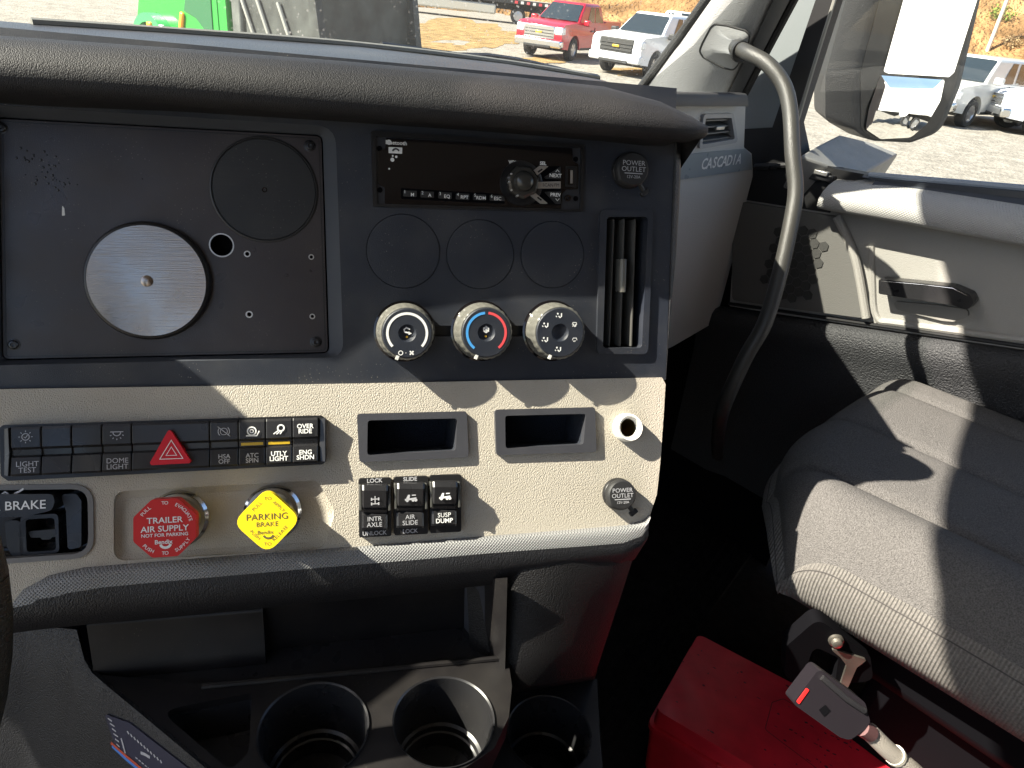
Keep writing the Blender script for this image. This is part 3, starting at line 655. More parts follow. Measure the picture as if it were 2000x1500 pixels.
mb = MB(); mb.text('TRAILER', q*.265, (0, q*.25), z, bold=.012, sx=1.08).text('AIR SUPPLY', q*.265, (0, -q*.02), z, bold=.012, sx=1.05).text('NOT FOR PARKING', q*.15, (0, -q*.22), z, bold=.015, sx=1.05).text('Bendix', q*.19, (-q*.04, -q*.44), z, bold=.02)
mb.line2([V((q*.02+q*.15*math.cos(R(t)), -q*.50+q*.13*math.sin(R(t)))) for t in range(190, 351, 16)], q*.08, z)
for t_, a in (('PULL', 135), ('TO', 90), ('EVACUATE', 40)): ringtext(mb, t_, q*.80, R(a), q*.155, z, .01)
for t_, a in (('PUSH', 232), ('TO', 270), ('SUPPLY', 312)): ringtext(mb, t_, q*.80, R(a), q*.155, z, .01, True)
part('lettering', mb, 'ink', kn, K, smooth=0)
kn, K, q, z = valve('parking_brake_knob', 522, 1017, 64, 4, R(90), 'yellowknob', 'yellow diamond parking brake knob', rnd=.010)
mb = MB(); mb.text('PARKING', q*.28, (0, q*.13), z, sx=1.05).text('BRAKE', q*.21, (0, -q*.10), z, sx=1.05).text('Bendix', q*.17, (-q*.06, -q*.34), z, bold=.005)
mb.line2([V((q*.03+q*.14*math.cos(R(t)), -q*.42+q*.11*math.sin(R(t)))) for t in range(190, 351, 16)], q*.06, z)
for t_, x, y, a in (('PULL', -.30, .46, 45), ('TO', .02, .68, 0), ('APPLY', .34, .42, -45), ('PUSH', -.36, -.40, -45), ('TO', 0, -.70, 0), ('RELEASE', .36, -.40, 45)): mb.text(t_, q*.145, (x*q, y*q), z, rot=R(a), sx=1.1)
part('lettering', mb, mat('inkgrey', (.10, .08, .03), .6), kn, K, smooth=0)
# --- two small storage cubbies
for a_, i_, h_ in zip(cub, cub_i, cub_h):
    o = rpoly(B.hs(a_, .006), .003, 3); i = rpoly(B.hs(i_, .004), .003, 3); i2 = rpoly(B.hs(i_, -.05), .004, 3)
    cb = part('cubby', MB().plate(o, [i], -.004, .0050), 'trimplain', DASH, B, bev=.002, label='small open cubby with dark frame')
    io = ccw(i)
    part('pocket', MB().loft([[(p.x, p.y, .004) for p in inset(io, -.0005)], [(p.x, p.y, -.05) for p in inset(io, .002)]], True, False).plate(inset(io, .001), (), -.052, -.049), 'cubby', cb, B)
# --- bare lighter socket
mb = MB().lathe([(skr*1.02, -.004), (skr*1.03, .004), (skr*.98, .0105), (skr*.90, .0125), (skr*.78, .0120), (skr*.66, .008), (skr*.62, -.03)], 40, sk, cap=False)
sko = part('lighter_socket', mb, 'white', DASH, B, label='open socket with pale plastic ring')
part('socket_barrel', MB().lathe([(skr*.63, .004), (skr*.60, -.03), (.0005, -.032)], 32, sk), mat('brass', (.25, .19, .08), .3, metal=.9), sko, B)
outlet(B, 1205, 964, 30, 'lower power outlet cap near the panel corner')
# --- three rocker switches
for j, (x0, x1, top, bot, l1, l2, bright) in enumerate([(700, 763, 'LOCK', 'UNLOCK', 'INTR', 'AXLE', 0), (768, 834, 'SLIDE', 'LOCK', 'AIR', 'SLIDE', 0), (837, 898, '', '', 'SUSP', 'DUMP', 1)]):
    yt = 934-(x0-700)*.045; yb = 1047-(x0-700)*.06
    fr_o = rpoly(B.hs([(x0, yt), (x1, yt-3), (x1, yb-3), (x0+1, yb)]), .0015, 2)
    tg = part('toggle_switch', MB().plate(fr_o, (), -.01, .008), 'black', DASH, B, bev=.0012, label=['axle lock rocker switch', 'air slide rocker switch', 'suspension dump rocker switch'][j])
    def ln(f, c, m_=7): return [B.h(x, yt+(yb-yt)*f, c) for x in (x0+m_, x1-m_+1)]
    rows = []
    for f, c in [(.10, .006), (.11, .0185), (.20, .0205), (.50, .0165), (.55, .0120), (.60, .0115), (.64, .0135), (.86, .0145), (.90, .013), (.90, .006)]:
        a, b = ln(f, .014); rows.append([(a.x, a.y, .005), (a.x, a.y, c-.001), (a.x+.0015, a.y, c), (b.x-.0015, b.y, c), (b.x, b.y, c-.001), (b.x, b.y, .005)])
    part('rocker', MB().loft(rows, False), 'satin', tg, B, smooth=28)
    for s_ in (0, 1):
        xs = x0+3.5 if s_ == 0 else x1-3.5; a = B.h(xs, yt+12, .01); b = B.h(xs, yt+62, .01)
        part('side_rail', MB().box(a.x-.0011, a.x+.0011, b.y, a.y, .006, .0165), mat('rail', (.06, .06, .055), .3), tg, B, bev=.0006)
    mb = MB(); xm = (x0+x1)/2
    p = B.h(xm+1, yt+(yb-yt)*.36, .0185)
    def sl(f, z0): return z0
    z = .0192
    if j == 0:
        mb.line2([p+V((0, -.004)), p+V((0, .004))], .0008, z)
        for y in (-.004, 0, .004): mb.line2([p+V((-.003, y)), p+V((.003, y))], .0008, z); mb.line2([p+V((-.003, y-.0012)), p+V((-.003, y+.0012))], .0011, z); mb.line2([p+V((.003, y-.0012)), p+V((.003, y+.0012))], .0011, z)
    else:
        mb.line2([p+V((-.005, -.002)), p+V((.005, -.001))], .0016, z); mb.poly2([p+V((-.004, -.001)), p+V((-.001, -.001)), p+V((-.0005, .0022)), p+V((-.0022, .0024))], z)
        for x in (-.003, .002, .0045): mb.poly2(circ(p+V((x, -.0026)), .0013, 10), z)
        mb.line2([p+V((.001, .0018)), p+V((.0045, .0018))], .0009, z)
    p = B.h(xm, yt+(yb-yt)*.70, .0145)
    mb.text(l1, .0056, p, .0152, bold=.0); mb.text(l2, .0056, B.h(xm, yt+(yb-yt)*.80, .0145), .0152, bold=.015*bright)
    if top: mb.text(top, .0050, B.h(xm, yt+4.5, .008), .0084, bold=.02); mb.text(bot, .0050, B.h(xm, yb-6, .008), .0084, bold=.02)
    part('lettering', mb, 'ink' if bright else 'inkdim', tg, B, smooth=0)
# --- bottom trim strip and roll-under
tp = [(20, 1184), (45, 1152), (95, 1125), (165, 1109), (300, 1098), (700, 1068), (1000, 1044), (1225, 1026), (1258, 1016), (1268, 1006)]
mp_ = [(24, 1186), (60, 1160), (115, 1142), (180, 1130), (320, 1118), (700, 1088), (1000, 1063), (1222, 1045), (1256, 1034), (1267, 1020)]
bt = [(28, 1188), (80, 1176), (140, 1166), (200, 1157), (330, 1144), (700, 1110), (1000, 1084), (1216, 1068), (1252, 1054), (1266, 1036)]
lo = [(0, 1240), (60, 1232), (120, 1225), (180, 1219), (330, 1206), (700, 1170), (1000, 1138), (1205, 1112), (1240, 1092), (1256, 1066)]
rings = []
for a, m_, b in zip(tp, mp_, bt):
    A = B.h(*a, .001); M2 = B.h(*m_, .0085); Bb = B.h(*b, .006)
    rings.append([(A.x, A.y+.0005, -.004), (A.x, A.y, .002), (A.x*.7+M2.x*.3, A.y*.7+M2.y*.3, .007), (M2.x, M2.y, .0088), (Bb.x, Bb.y, .0062)])
part('trim_strip', MB().loft(rings, False), 'trim', DASH, B, smooth=60, label='grey textured trim strip along the panel bottom')
rings = []
for m_, b, l_ in zip(mp_, bt, lo):
    Bb = B.h(*b, .006); Lb = B.h(*l_, -.012); M2 = B.h(*m_, .0085)
    rings.append([(M2.x, M2.y, .0084), (Bb.x, Bb.y, .0064), (Bb.x*.75+Lb.x*.25, Bb.y*.75+Lb.y*.25, .006), (Bb.x*.4+Lb.x*.6, Bb.y*.4+Lb.y*.6, -.001), (Lb.x, Lb.y, -.012), (Lb.x, Lb.y+.004, -.06)])
part('roll_under', MB().loft(rings, False), 'grainblack', DASH, B, smooth=60)
# --- solid body behind the panels
part('dash_body', MB().box(-.63, .150, -.10, .13, -.32, -.065), 'void', DASH, D)
part('dash_body', MB().box(-.63, .150, -.16, .0, -.30, -.065), 'void', DASH, B)
# ================================================================== storage bay and cup-holder console
ZP = .51
def cp(x, y, z=ZP): p = hitz(x, y, z); return V((p.x, p.y))
plat = [(180, 1316), (205, 1338), (330, 1442), (470, 1560), (620, 1700), (800, 1700), (845, 1560), (905, 1502), (965, 1462), (994, 1400), (1000, 1340), (992, 1284), (700, 1312), (420, 1338)]
cups = [((612, 1425), 105), ((866, 1408), 96.5)]
ch = []
for (x, y), r in cups:
    a = cp(x-r, y); b = cp(x+r, y); c = (a+b)/2; ch.append((c, (b-a).length/2))
tri = rpoly([cp(312, 1388), cp(492, 1353), cp(486, 1470), cp(450, 1505)], [.008, .004, .006, .008])
gap = rpoly([cp(700, 1520), cp(812, 1492), cp(860, 1540), cp(800, 1700), (cp(640, 1700))], .008)
con = part('cup_console', MB().plate([cp(*p) for p in plat], [circ(c, r, 56) for c, r in ch]+[tri], ZP-.03, ZP), 'lower', DASH, bev=.003, label='black cup-holder console below the switch panel')
for c, r in ch:
    part('cup_holder', MB().lathe([(r*1.0, ZP-.002), (r*1.035, ZP+.0022), (r*1.0, ZP+.001), (r*.985, ZP-.004), (r*.92, ZP-.058), (r*.86, ZP-.060), (r*.84, ZP-.066), (r*.80, ZP-.067), (r*.78, ZP-.085), (.0005, ZP-.086)], 56, c), 'satin', con)
t0 = ccw(tri)
part('tray_pocket', MB().loft([[(p.x, p.y, ZP-.001) for p in inset(t0, -.0008)], [(p.x, p.y, ZP-.045) for p in inset(t0, .004)]], True, False).plate(inset(t0, .003), (), ZP-.05, ZP-.045), 'satin', con)
part('rear_rib', MB().tube([(*cp(x, y), ZP+.001) for x, y in ((395, 1342), (700, 1313), (988, 1286))], .0028, 8), 'lower', con)
# bay floor, back wall, side box
zf = ZP-.012
fl = [hitz(x, y, zf) for x, y in ((420, 1338), (992, 1284), (985, 1270), (930, 1232), (905, 1226), (550, 1266), (515, 1288))]
k1 = at(905, 1226, 1); 
bw0 = hitz(545, 1267, zf); bw1 = hitz(908, 1225, zf)
mb = MB().plate([cp(180, 1330, zf), cp(420, 1345, zf), cp(1000, 1292, zf), cp(990, 1200, zf), cp(500, 1230, zf), cp(180, 1290, zf)], (), zf-.01, zf)
part('bay_floor', mb, 'satin', con)
wn_ = (bw1-bw0).normalized()
ex = wn_*.06; pu = V((-wn_.y, wn_.x, 0))
w1_ = hitn(908, 1126, bw1, pu); w0_ = hitn(545, 1168, bw0, pu)
part('bay_back', MB().add([bw0-ex, bw1, w1_, w0_-ex], [(0, 1, 2, 3)]), 'lower', con)
for pts, nm in (([(906, 1225), (945, 1272), (942, 1140), (905, 1140)], 'bay_side'),):
    a = hitz(906, 1225, zf); b = hitz(948, 1278, zf)
    pn = V((-(b-a).y, (b-a).x, 0)); bt_ = hitn(946, 1132, b, pn)
    part(nm, MB().add([a, b, bt_, w1_], [(0, 1, 2, 3)]), 'trimplain', con)
    c2 = hitz(992, 1284, zf+.03)
    d_ = V((c2.x, c2.y, zf)); pn = V((-(d_-b).y, (d_-b).x, 0))
    part('bay_cheek', MB().add([b, d_, hitn(991, 1128, b, pn), bt_], [(0, 1, 2, 3)]), 'lower', con)
# ledge on the right of the bay
l0 = hitz(940, 1232, zf+.028); l1 = hitz(992, 1222, zf+.028)
# left raised box
bx0 = hitz(182, 1314, ZP-.001); bx1 = hitz(518, 1282, ZP-.001); bk = V((-(bx1-bx0).y, (bx1-bx0).x, 0)).normalized()
lean = bk*.010; tq = hitn(500, 1190, bx0+lean, bk); up = V((0, 0, tq.z-bx0.z))
rings = [[bx0+(bx1-bx0)*t+o for o in (V((0, 0, -.01)), V((0, 0, .003))+lean*.0, V((0, 0, .006))+lean*.25, up*.95+lean, up+lean*1.4, up+bk*.12)] for t in (0, .03, .97, 1)]
part('side_bin', MB().loft(rings, False).add(rings[-1]+[bx1+bk*.12], [(0, 6, 5, 4, 3, 2, 1)]), 'lower', con, smooth=50, bev=.002)
# console left cheek, falling away towards the driver's footwell
lf = [(150, 1232), (165, 1290), (180, 1316), (205, 1338), (330, 1442), (470, 1560), (620, 1700)]
top_ = [hitz(x, y, ZP+(.03 if i == 0 else .012 if i == 1 else 0)) for i, (x, y) in enumerate(lf)]
rings = []
for i, p in enumerate(top_):
    o = V((-.045, -.02, 0)); d_ = V((0, 0, -1))
    rings.append([p+V((.003, .003, .0)), p+V((0, 0, .0015)), p+V((-.004, -.002, -.004)), p+o*.35+d_*.05, p+o*.7+d_*.11, p+o*1.1+d_*.19, p+o*1.5+d_*.45])
rings.insert(0, [q+V((-.03, .04, -.01)) for q in rings[0]]); rings.insert(0, [q+V((-.14, .06, -.035)) for q in rings[0]])
cheek = part('console_cheek', MB().loft(rings, False), 'grainblack', DASH, smooth=60)
# shift pattern sticker on the cheek
e0 = top_[4]; e1 = top_[5]; sx_ = (e1-top_[3]).normalized()
fo = V((-.045, -.02, 0))*.35+V((0, 0, -.05)); S_ = Frame(top_[3]+fo*.25+sx_*.02, sx_, -fo)
if S_.z.dot(CAM-S_.o) < 0: S_ = Frame(S_.o, -sx_, -fo)
ST = S_
stc = [ST.l(hitn(x, y, ST.o, ST.z)) for x, y in [(212, 1390), (262, 1408), (420, 1530), (330, 1560), (238, 1465)]]
st = part('shift_label', MB().plate(rpoly(stc, .003), (), -.004, .004), mat('label', (.03, .032, .06), .3, dust=.1), cheek, ST, label='dark printed sticker with blue and red stripe')
def sp_(x, y): p = ST.l(hitn(x, y, ST.o, ST.z)); return V((p.x, p.y))
mb = MB()
for (x, y, l_, w) in [(220, 1398, 8, .0012), (224, 1408, 9, .0012), (228, 1418, 8, .0012), (231, 1428, 9, .0012), (234, 1438, 8, .0012), (237, 1448, 6, .0012)]: mb.line2([sp_(x, y), sp_(x+l_, y+6)], w, .0044)
mb.line2([sp_(246, 1437), sp_(254, 1466)], .0018, .0044); mb.line2([sp_(284, 1465), sp_(292, 1468), sp_(302, 1474)], .0026, .0044)
for i in range(11): x = 258+i*6.4; y = 1423+i*5.6; mb.line2([sp_(x, y), sp_(x+3, y+6)], .0016, .0044)
for i in range(9): x = 274+i*6; y = 1474+i*5; mb.line2([sp_(x, y), sp_(x+4, y+3)], .0011, .0044)
part('print', mb, 'inkdim', cheek, ST, smooth=0)
part('red_stripe', MB().line2([sp_(226, 1446), sp_(256, 1472), (sp_(300, 1508))], .0026, .0044), mat('redstripe', (.5, .07, .03), .5), cheek, ST, smooth=0)
part('blue_stripe', MB().line2([sp_(228, 1452), sp_(256, 1478), (sp_(300, 1514))], .0026, .0044), mat('bluestripe', (.05, .2, .6), .5), cheek, ST, smooth=0)
# --- column on the right under the panel, and the low cup holder beside it
rings = []
for (xa, ya, ta), (xb, yb, tb_) in [((985, 1080, .675), (1252, 1050, .71)), ((990, 1138, .675), (1236, 1098, .708)), ((993, 1200, .68), (1216, 1160, .715)), ((996, 1280, .69), (1186, 1250, .725)), ((998, 1345, .70), (1163, 1318, .735)), ((999, 1352, .76), (1162, 1326, .79)), ((1000, 1356, .85), (1160, 1330, .88))]:
    a = at(xa, ya, ta); b = at(xb, yb, tb_); m_ = (a+b)/2; nrm = (CAM-m_).normalized()
    rings.append([a+V((-.01, .05, 0)), a, a.lerp(b, .12)+nrm*.012, a.lerp(b, .5)+nrm*.016, a.lerp(b, .85)+nrm*.012, a.lerp(b, .97)+nrm*.004, b-nrm*.012, b-nrm*.2+V((.02, 0, 0))])
part('lower_column', MB().loft(rings, False), mat('columnvinyl', (.006, .0055, .006), .5, spec=.4, bump=('grain', 800, .0005)), DASH, smooth=60)
ZQ = .405
def cq(x, y): p = hitz(x, y, ZQ); return V((p.x, p.y))
a = cq(992, 1432); b = cq(1152, 1432); c = (a+b)/2; r = (b-a).length/2
low = part('low_cup_console', MB().plate(rpoly([cq(960, 1372), cq(1166, 1322), cq(1172, 1440), cq(1190, 1640), cq(960, 1640)], .004), [circ(c, r, 56)], ZQ-.03, ZQ), 'lower', DASH, bev=.002, label='lower single cup holder beside the column')
part('cup_holder', MB().lathe([(r, ZQ-.002), (r*1.03, ZQ+.002), (r, ZQ+.001), (r*.985, ZQ-.004), (r*.92, ZQ-.055), (r*.86, ZQ-.057), (r*.84, ZQ-.063), (r*.78, ZQ-.085), (.0005, ZQ-.086)], 56, c), 'satin', low)
g0 = cq(1166, 1322); g1 = cq(1190, 1640)
part('console_side', MB().add([(g0.x, g0.y, ZQ-.004), (g1.x, g1.y, ZQ-.004), (g1.x+.02, g1.y, .06), (g0.x+.02, g0.y, .06)], [(0, 1, 2, 3)]), 'lower', low)
# ================================================================== rest of the dashboard: passenger side, driver's binnacle
P = Frame(hity(1400, 400, .66), V((1, 0, 0)), V((0, 0, 1)))
gp = P.hs([(1290, 207), (1456, 207), (1453, 288), (1468, 300), (1470, 330), (1470, 400), (1456, 520), (1440, 570), (1408, 622), (1315, 676), (1180, 740), (1180, 207)])
vq = ccw(P.hs([(1370, 222), (1428, 221), (1437, 277), (1361, 290)])); va = rpoly(vq, .006); vi = rpoly(inset(vq, .0065), .003)
part('glove_panel', MB().plate(gp, [rpoly(inset(vq, .003), .003)], -.16, 0), 'greydash', DASH, P, bev=.003, seg=3, label='pale grey passenger side of the dashboard')
pv = part('passenger_vent', MB().plate(va, [vi], -.02, .005), mat('ventframe', (.35, .36, .38), .35), DASH, P, bev=.002, label='small slatted vent on the passenger side')
part('duct', MB().plate(va, (), -.05, -.04), 'void', pv, P)
for f in (.12, .36, .60, .84):
    a = P.h(1371*(1-f)+1364*f, 228*(1-f)+284*f, -.006); b = P.h(1428*(1-f)+1434*f, 227*(1-f)+273*f, -.006)
    part('vane', MB().loft([[(p.x, p.y-.0012, -.002), (p.x, p.y+.0035, -.026), (p.x, p.y+.0055, -.026), (p.x, p.y+.0012, -.002)] for p in (a, b)]), mat('vanegrey', (.13, .135, .14), .4), pv, P)
a = P.h(1406, 250, 0); part('vane_tab', MB().box(a.x-.012, a.x+.012, a.y-.003, a.y+.003, -.004, .002), 'silver', pv, P, bev=.001)
sp = P.hs([(1320, 303), (1455, 291), (1466, 303), (1468, 331), (1320, 352)], .003)
part('name_strip', MB().plate(sp, (), -.004, .004), mat('strip', (.27, .31, .34), .32, roughvar=.08), DASH, P, bev=.002)
mb = MB(); e0 = P.h(1372, 321, .006); e1 = P.h(1449, 310, .006); dv = e1-e0
for i, ch_ in enumerate('CASCADIA'):
    c = e0.lerp(e1, (i+.5)/8); g = MB().text(ch_, .025, c, 0, rot=math.atan2(dv.y, dv.x), bold=.02, sx=.95)
    part('emblem_letter', MB().add([(p.x, p.y, .0052) for p in g.v], g.f), mat('emblem', (.80, .81, .82), .35), DASH, P, smooth=0)
# ledge along the top of the passenger side
tl = [hity(1180, 176, .70), hity(1456, 183, .67)]
l0, l1 = hity(1180, 178, .645), hity(1457, 183, .645); m0, m1 = hity(1180, 207, .645), hity(1457, 207, .645)
part('passenger_ledge', MB().loft([[l0+V((0, .30, -.07)), l0+V((0, .01, .000)), l0, l0.lerp(m0, .2)+V((0, -.004, 0)), m0+V((0, -.004, 0)), m0, m0+V((0, .06, 0))], [l1+V((0, .25, -.06)), l1+V((0, .01, .000)), l1, l1.lerp(m1, .2)+V((0, -.004, 0)), m1+V((0, -.004, 0)), m1, m1+V((0, .06, 0))]], False), mat('ledge', (.055, .055, .058), .5, bump=('fine', 800, .0004), dust=.2), DASH, smooth=50)
# driver's instrument binnacle (left of the frame)
rings = []
for x, k in ((-.95, 1), (-.3, 1), (-.14, 1), (-.095, .93), (-.075, .75), (-.064, .45), (-.058, .1)):
    z1_ = 1.0+(.084+max(0, -x-.07)*.13)*k; rings.append([(x, .665, .93), (x, .67, .94+(z1_-.955)*.8), (x, .69, z1_-.008), (x, .715, z1_), (x, .75, z1_-.004), (x, .80, z1_-.045), (x, .88, .95)])
part('binnacle', MB().loft(rings, False), 'hood', DASH, smooth=60)
# ================================================================== cab shell
cab = thing('truck_cab', 'grey truck cab shell with windshield, pillar and dark floor', 'truck cab', (0.25, 0, .06))
fl = MB().plate([V((-1, 1.0)), V((-1, -1.4)), V((1.3, -1.4)), V((1.3, 1.0))], (), .03, .06, back=True)
part('cab_floor', fl, 'carpet', cab)
for i in range(6):
    a = hitz(1180+i*26, 1330-i*6, .062); b = hitz(1330+i*26, 1120-i*6, .062); d = (b-a)
    part('floor_rib', MB().tube([a-d*.5, b+d*.4], .005, 6), 'carpet', cab)
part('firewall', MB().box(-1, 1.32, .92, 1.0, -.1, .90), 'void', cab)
# A pillar
LT = [hity(1252, 174, .86), hity(1318, 87, .80), hity(1385, -5, .74)]; RT = [hity(1419, 182, .70), hity(1463, 91, .665), hity(1506, 0, .63)]
RR = [hity(1450, 182, .69), hity(1497, 91, .655), hity(1545, 0, .62)]
def ext(l, n=5):
    d = l[-1]-l[-2]; q = [l[0]-d*.25]+l
    for i in range(n): q.append(q[-1]+d*1.6+V((-.012*i, -.01*i, 0)))
    return q
LT, RT, RR = ext(LT), ext(RT), ext(RR)
rings = []
for a, b in zip(LT, RT):
    nrm = (CAM-(a+b)/2); nrm.z = 0; nrm.normalize()
    rings.append([a+V((.05, .035, 0)), a, a.lerp(b, .08)+nrm*.012, a.lerp(b, .3)+nrm*.022, a.lerp(b, .6)+nrm*.022, a.lerp(b, .9)+nrm*.012, b, b+V((.06, .02, 0))])
part('pillar_trim', MB().loft(rings, False), 'pillar', cab, smooth=60, label='pale speckled windshield pillar trim')
part('windshield_seal', MB().tube([p+V((-.004, -.002, 0)) for p in LT], .009, 10), 'blackseal', cab)
part('pillar_gap', MB().loft([[b+V((.0, -.004, 0)), b.lerp(c, .5)+V((0, -.012, 0)), c, c+V((.05, .03, 0))] for b, c in zip(RT, RR)], False), mat('gapgrey', (.05, .052, .055), .5), cab, smooth=60)
part('pillar_gap_seal', MB().tube([p+V((-.003, -.006, 0)) for p in RR], .007, 8), 'blackseal', cab)
# windshield glass
g = [V((-.85, 1.08, .90)), V((.3, 1.08, .90)), V((.9, .98, .90)), V((1.145, .885, .90))]
gt = [V((-.78, .90, 1.74)), V((.25, .90, 1.74)), V((.6, .80, 1.74)), V((LT[-1].x, LT[-1].y+.01, 1.74))]
ws = MB().loft([g, gt], False); part('windshield', ws, 'windshield', cab, smooth=80, label='dusty spotted windshield glass')
# roof, its front edge shaped to bound the sun patches inside
HY = .80
part('roof', MB().plate([V((-1.0, .70)), V((-1.0, -1.3)), V((1.25, -1.3)), V((1.25, .80)), V((.45, .865)), V((.2, .83)), V((-.1, .77)), V((-.3, .72))], (), 1.74, 1.80, back=True), 'headliner', cab)
# wiper on the far side of the glass
# ================================================================== passenger door
DX = 1.25
DR = Frame(V((DX, .3, .8)), V((0, -1, 0)), V((0, 0, 1)))
door = thing('passenger_door', 'grey passenger door with handle, speaker grille and window', 'door', (DX+.02, .2, .06))
pan = DR.hs([(1440, 385), (1622, 408), (2400, 520), (2400, 735), (2000, 683), (1510, 612), (1425, 598)])
part('door_panel', MB().plate(pan, (), -.04, 0), 'doorgrey', door, DR, bev=.004)
lowp = DR.hs([(1380, 594), (1510, 614), (2000, 685), (2400, 740)]); lowb = [V((p.x, -.72)) for p in lowp]
rings = [[(p.x, p.y, -.01), (p.x, p.y-.003, .012), (p.x, p.y-.012, .020), (p.x, p.y-.035, .022), (p.x, p.y-.055, .014), (p.x, p.y-.10, .006), (p.x, q.y, -.01)] for p, q in zip(lowp, lowb)]
part('lower_door', MB().loft(rings, False), 'doordark', door, DR, smooth=60, label='dark textured kick panel')
part('panel_groove', MB().tube([(*DR.h(x, y), .004) for x, y in ((1425, 592), (1510, 604), (1700, 632), (2000, 675), (2400, 730))], .003, 6), 'doorblack', door, DR)
# speaker pad at the front, rib, handle recess
spk = rpoly(DR.hs([(1430, 392), (1636, 424), (1650, 470), (1668, 520), (1690, 622), (1510, 598), (1430, 586)], .012), .008)
part('speaker_pad', MB().plate(spk, (), -.01, .012), mat('doorgrey2', (.11, .108, .102), .6, bump=('grain', 900, .0004)), door, DR, bev=.005, seg=3)
part('pad_rib', MB().tube([(*DR.h(x, y, .014), .010) for x, y in ((1632, 424), (1655, 470), (1672, 520), (1690, 622))], .007, 10, sub=4), 'doorgrey', door, DR)
hc_ = DR.h(1548, 515, .014); hs = .0165
for i in range(-4, 5):
    for j in range(-4, 5):
        c = V((hc_.x+(i+.5*(j % 2))*hs*1.06, hc_.y+j*hs*.92))
        d = c-hc_
        if abs(d.x) < .052 and d.length < .068:
            part('grille_cell', MB().plate(circ(c, hs*.55, 6, R(30)), (), .011, .0135), mat('grille', (.04, .04, .038), .7, bump=('fine', 1500, .0008)), door, DR, bev=.0006)
rec = DR.hs([(1702, 470), (2400, 560), (2400, 725), (2000, 668), (1712, 622)], .0)
part('bin_ridge', MB().tube([(*DR.h(x, y), .0) for x, y in ((1702, 480), (1704, 540), (1712, 618), (1760, 632), (2000, 664), (2400, 718))], .006, 8, sub=5), 'doorgrey', door, DR)
# armrest roll under the window
tpx = [(1618, 362), (1640, 364), (1700, 368), (1800, 380), (2000, 408), (2400, 462)]; bpx = [(1622, 414), (1640, 418), (1700, 428), (1800, 446), (2000, 484), (2400, 560)]
rings = []
for t_, b_ in zip(tpx, bpx):
    A = DR.h(*t_, .03); Bq = DR.h(*b_, .05)
    rings.append([(A.x, A.y+.012, -.02), (A.x, A.y+.006, .012), (A.x, A.y, .030), (A.x, A.y*.75+Bq.y*.25, .044), (A.x, A.y*.45+Bq.y*.55, .052), (A.x, A.y*.1+Bq.y*.9, .050), (A.x, Bq.y-.001, .044), (A.x, Bq.y-.004, .0)])
part('armrest_roll', MB().loft(rings, False).add(rings[0], [tuple(range(8))]), 'doorgrain', door, DR, smooth=50, label='ribbed grey roll below the window')
# black window rail and felt
rings = []
for (x, y), (x2, y2) in zip([(1690, 340), (1730, 345), (2000, 368), (2400, 402)], [(1700, 366), (1730, 372), (2000, 404), (2400, 452)]):
    a = DR.h(x, y, .0); b = DR.h(x2, y2, .02); rings.append([(a.x, a.y, -.02), (a.x, a.y, .004), (a.x, a.y-.004, .010), (b.x, b.y+.01, .010), (b.x, b.y, .022)])
part('window_rail', MB().loft(rings, False), mat('rail2', (.035, .04, .05), .35), door, DR, smooth=40)
a = DR.h(1728, 344, 0); part('window_felt', MB().tube([(*DR.h(x, y, 0), .004) for x, y in ((1700, 342), (1730, 344), (2000, 367), (2400, 401))], .005, 8), mat('felt', (.20, .24, .30), .5), door, DR)
# black corner behind the grab handle
blk = DR.hs([(1452, 252), (1526, 248), (1540, 262), (1560, 300), (1632, 330), (1696, 342), (1640, 362), (1616, 364), (1622, 416), (1440, 388)], .002)
part('corner_cover', MB().plate(blk, (), -.03, .002), 'doorblack', door, DR, bev=.003)
part('corner_ledge', MB().tube([(*DR.h(x, y, .006), .006) for x, y in ((1475, 326), (1540, 322), (1600, 340))], .006, 8), 'satin', door, DR)
for px_, py_ in ((1584, 344), (1612, 348)):
    a = DR.h(px_, py_, .012); part('hinge_clip', MB().box(a.x-.014, a.x+.014, a.y-.006, a.y+.006, 0, .012), 'satin', door, DR, bev=.002)
a = DR.h(1600, 339, .02); part('mirror_wire_clip', MB().box(a.x-.012, a.x+.012, a.y-.003, a.y+.004, .004, .016), 'silver', door, DR, bev=.001)
# window frame and quarter panel
fo_ = [(1594, 0), (1505, 262)]; fi = [(1627, 0), (1552, 226)]
def up2(p, q, k=1.6): return (p[0]+(p[0]-q[0])*k, p[1]+(p[1]-q[1])*k)
part('window_frame', MB().plate(DR.hs([up2(fo_[0], fo_[1]), (1594, 0), (1520, 218), (1505, 262), (1536, 300), (1566, 306), (1552, 240), (1627, 0), up2(fi[0], fi[1])], .004), (), -.03, .006), 'doorblack', door, DR, bev=.002)
part('frame_edge', MB().tube([(*DR.h(x, y, .006), .006) for x, y in (up2((1630, 0), (1556, 240)), (1630, 0), (1590, 128), (1556, 242))], .003, 6), mat('edgegrey', (.22, .22, .20), .4), door, DR)
part('quarter_panel', MB().plate(DR.hs([up2((1540, 0), (1452, 250)), (1545, 0), (1450, 190), (1445, 262), (1512, 258), (1522, 215), (1596, 0), up2((1596, 0), (1520, 215))], -.01), (), -.03, -.01), mat('quarter', (.15, .17, .175), .35, dust=.2, dustcol=(.5, .5, .48)), door, DR)
gl = DR.hs([up2((1620, 0), (1548, 240)), (1548, 240), (1560, 306), (1692, 340), (2000, 369), (2400, 405), (2400, -900)], -.015)
part('window_pane', MB().plate(gl, (), -.016, -.015, walls=False), 'doorglass', door, DR, smooth=0)
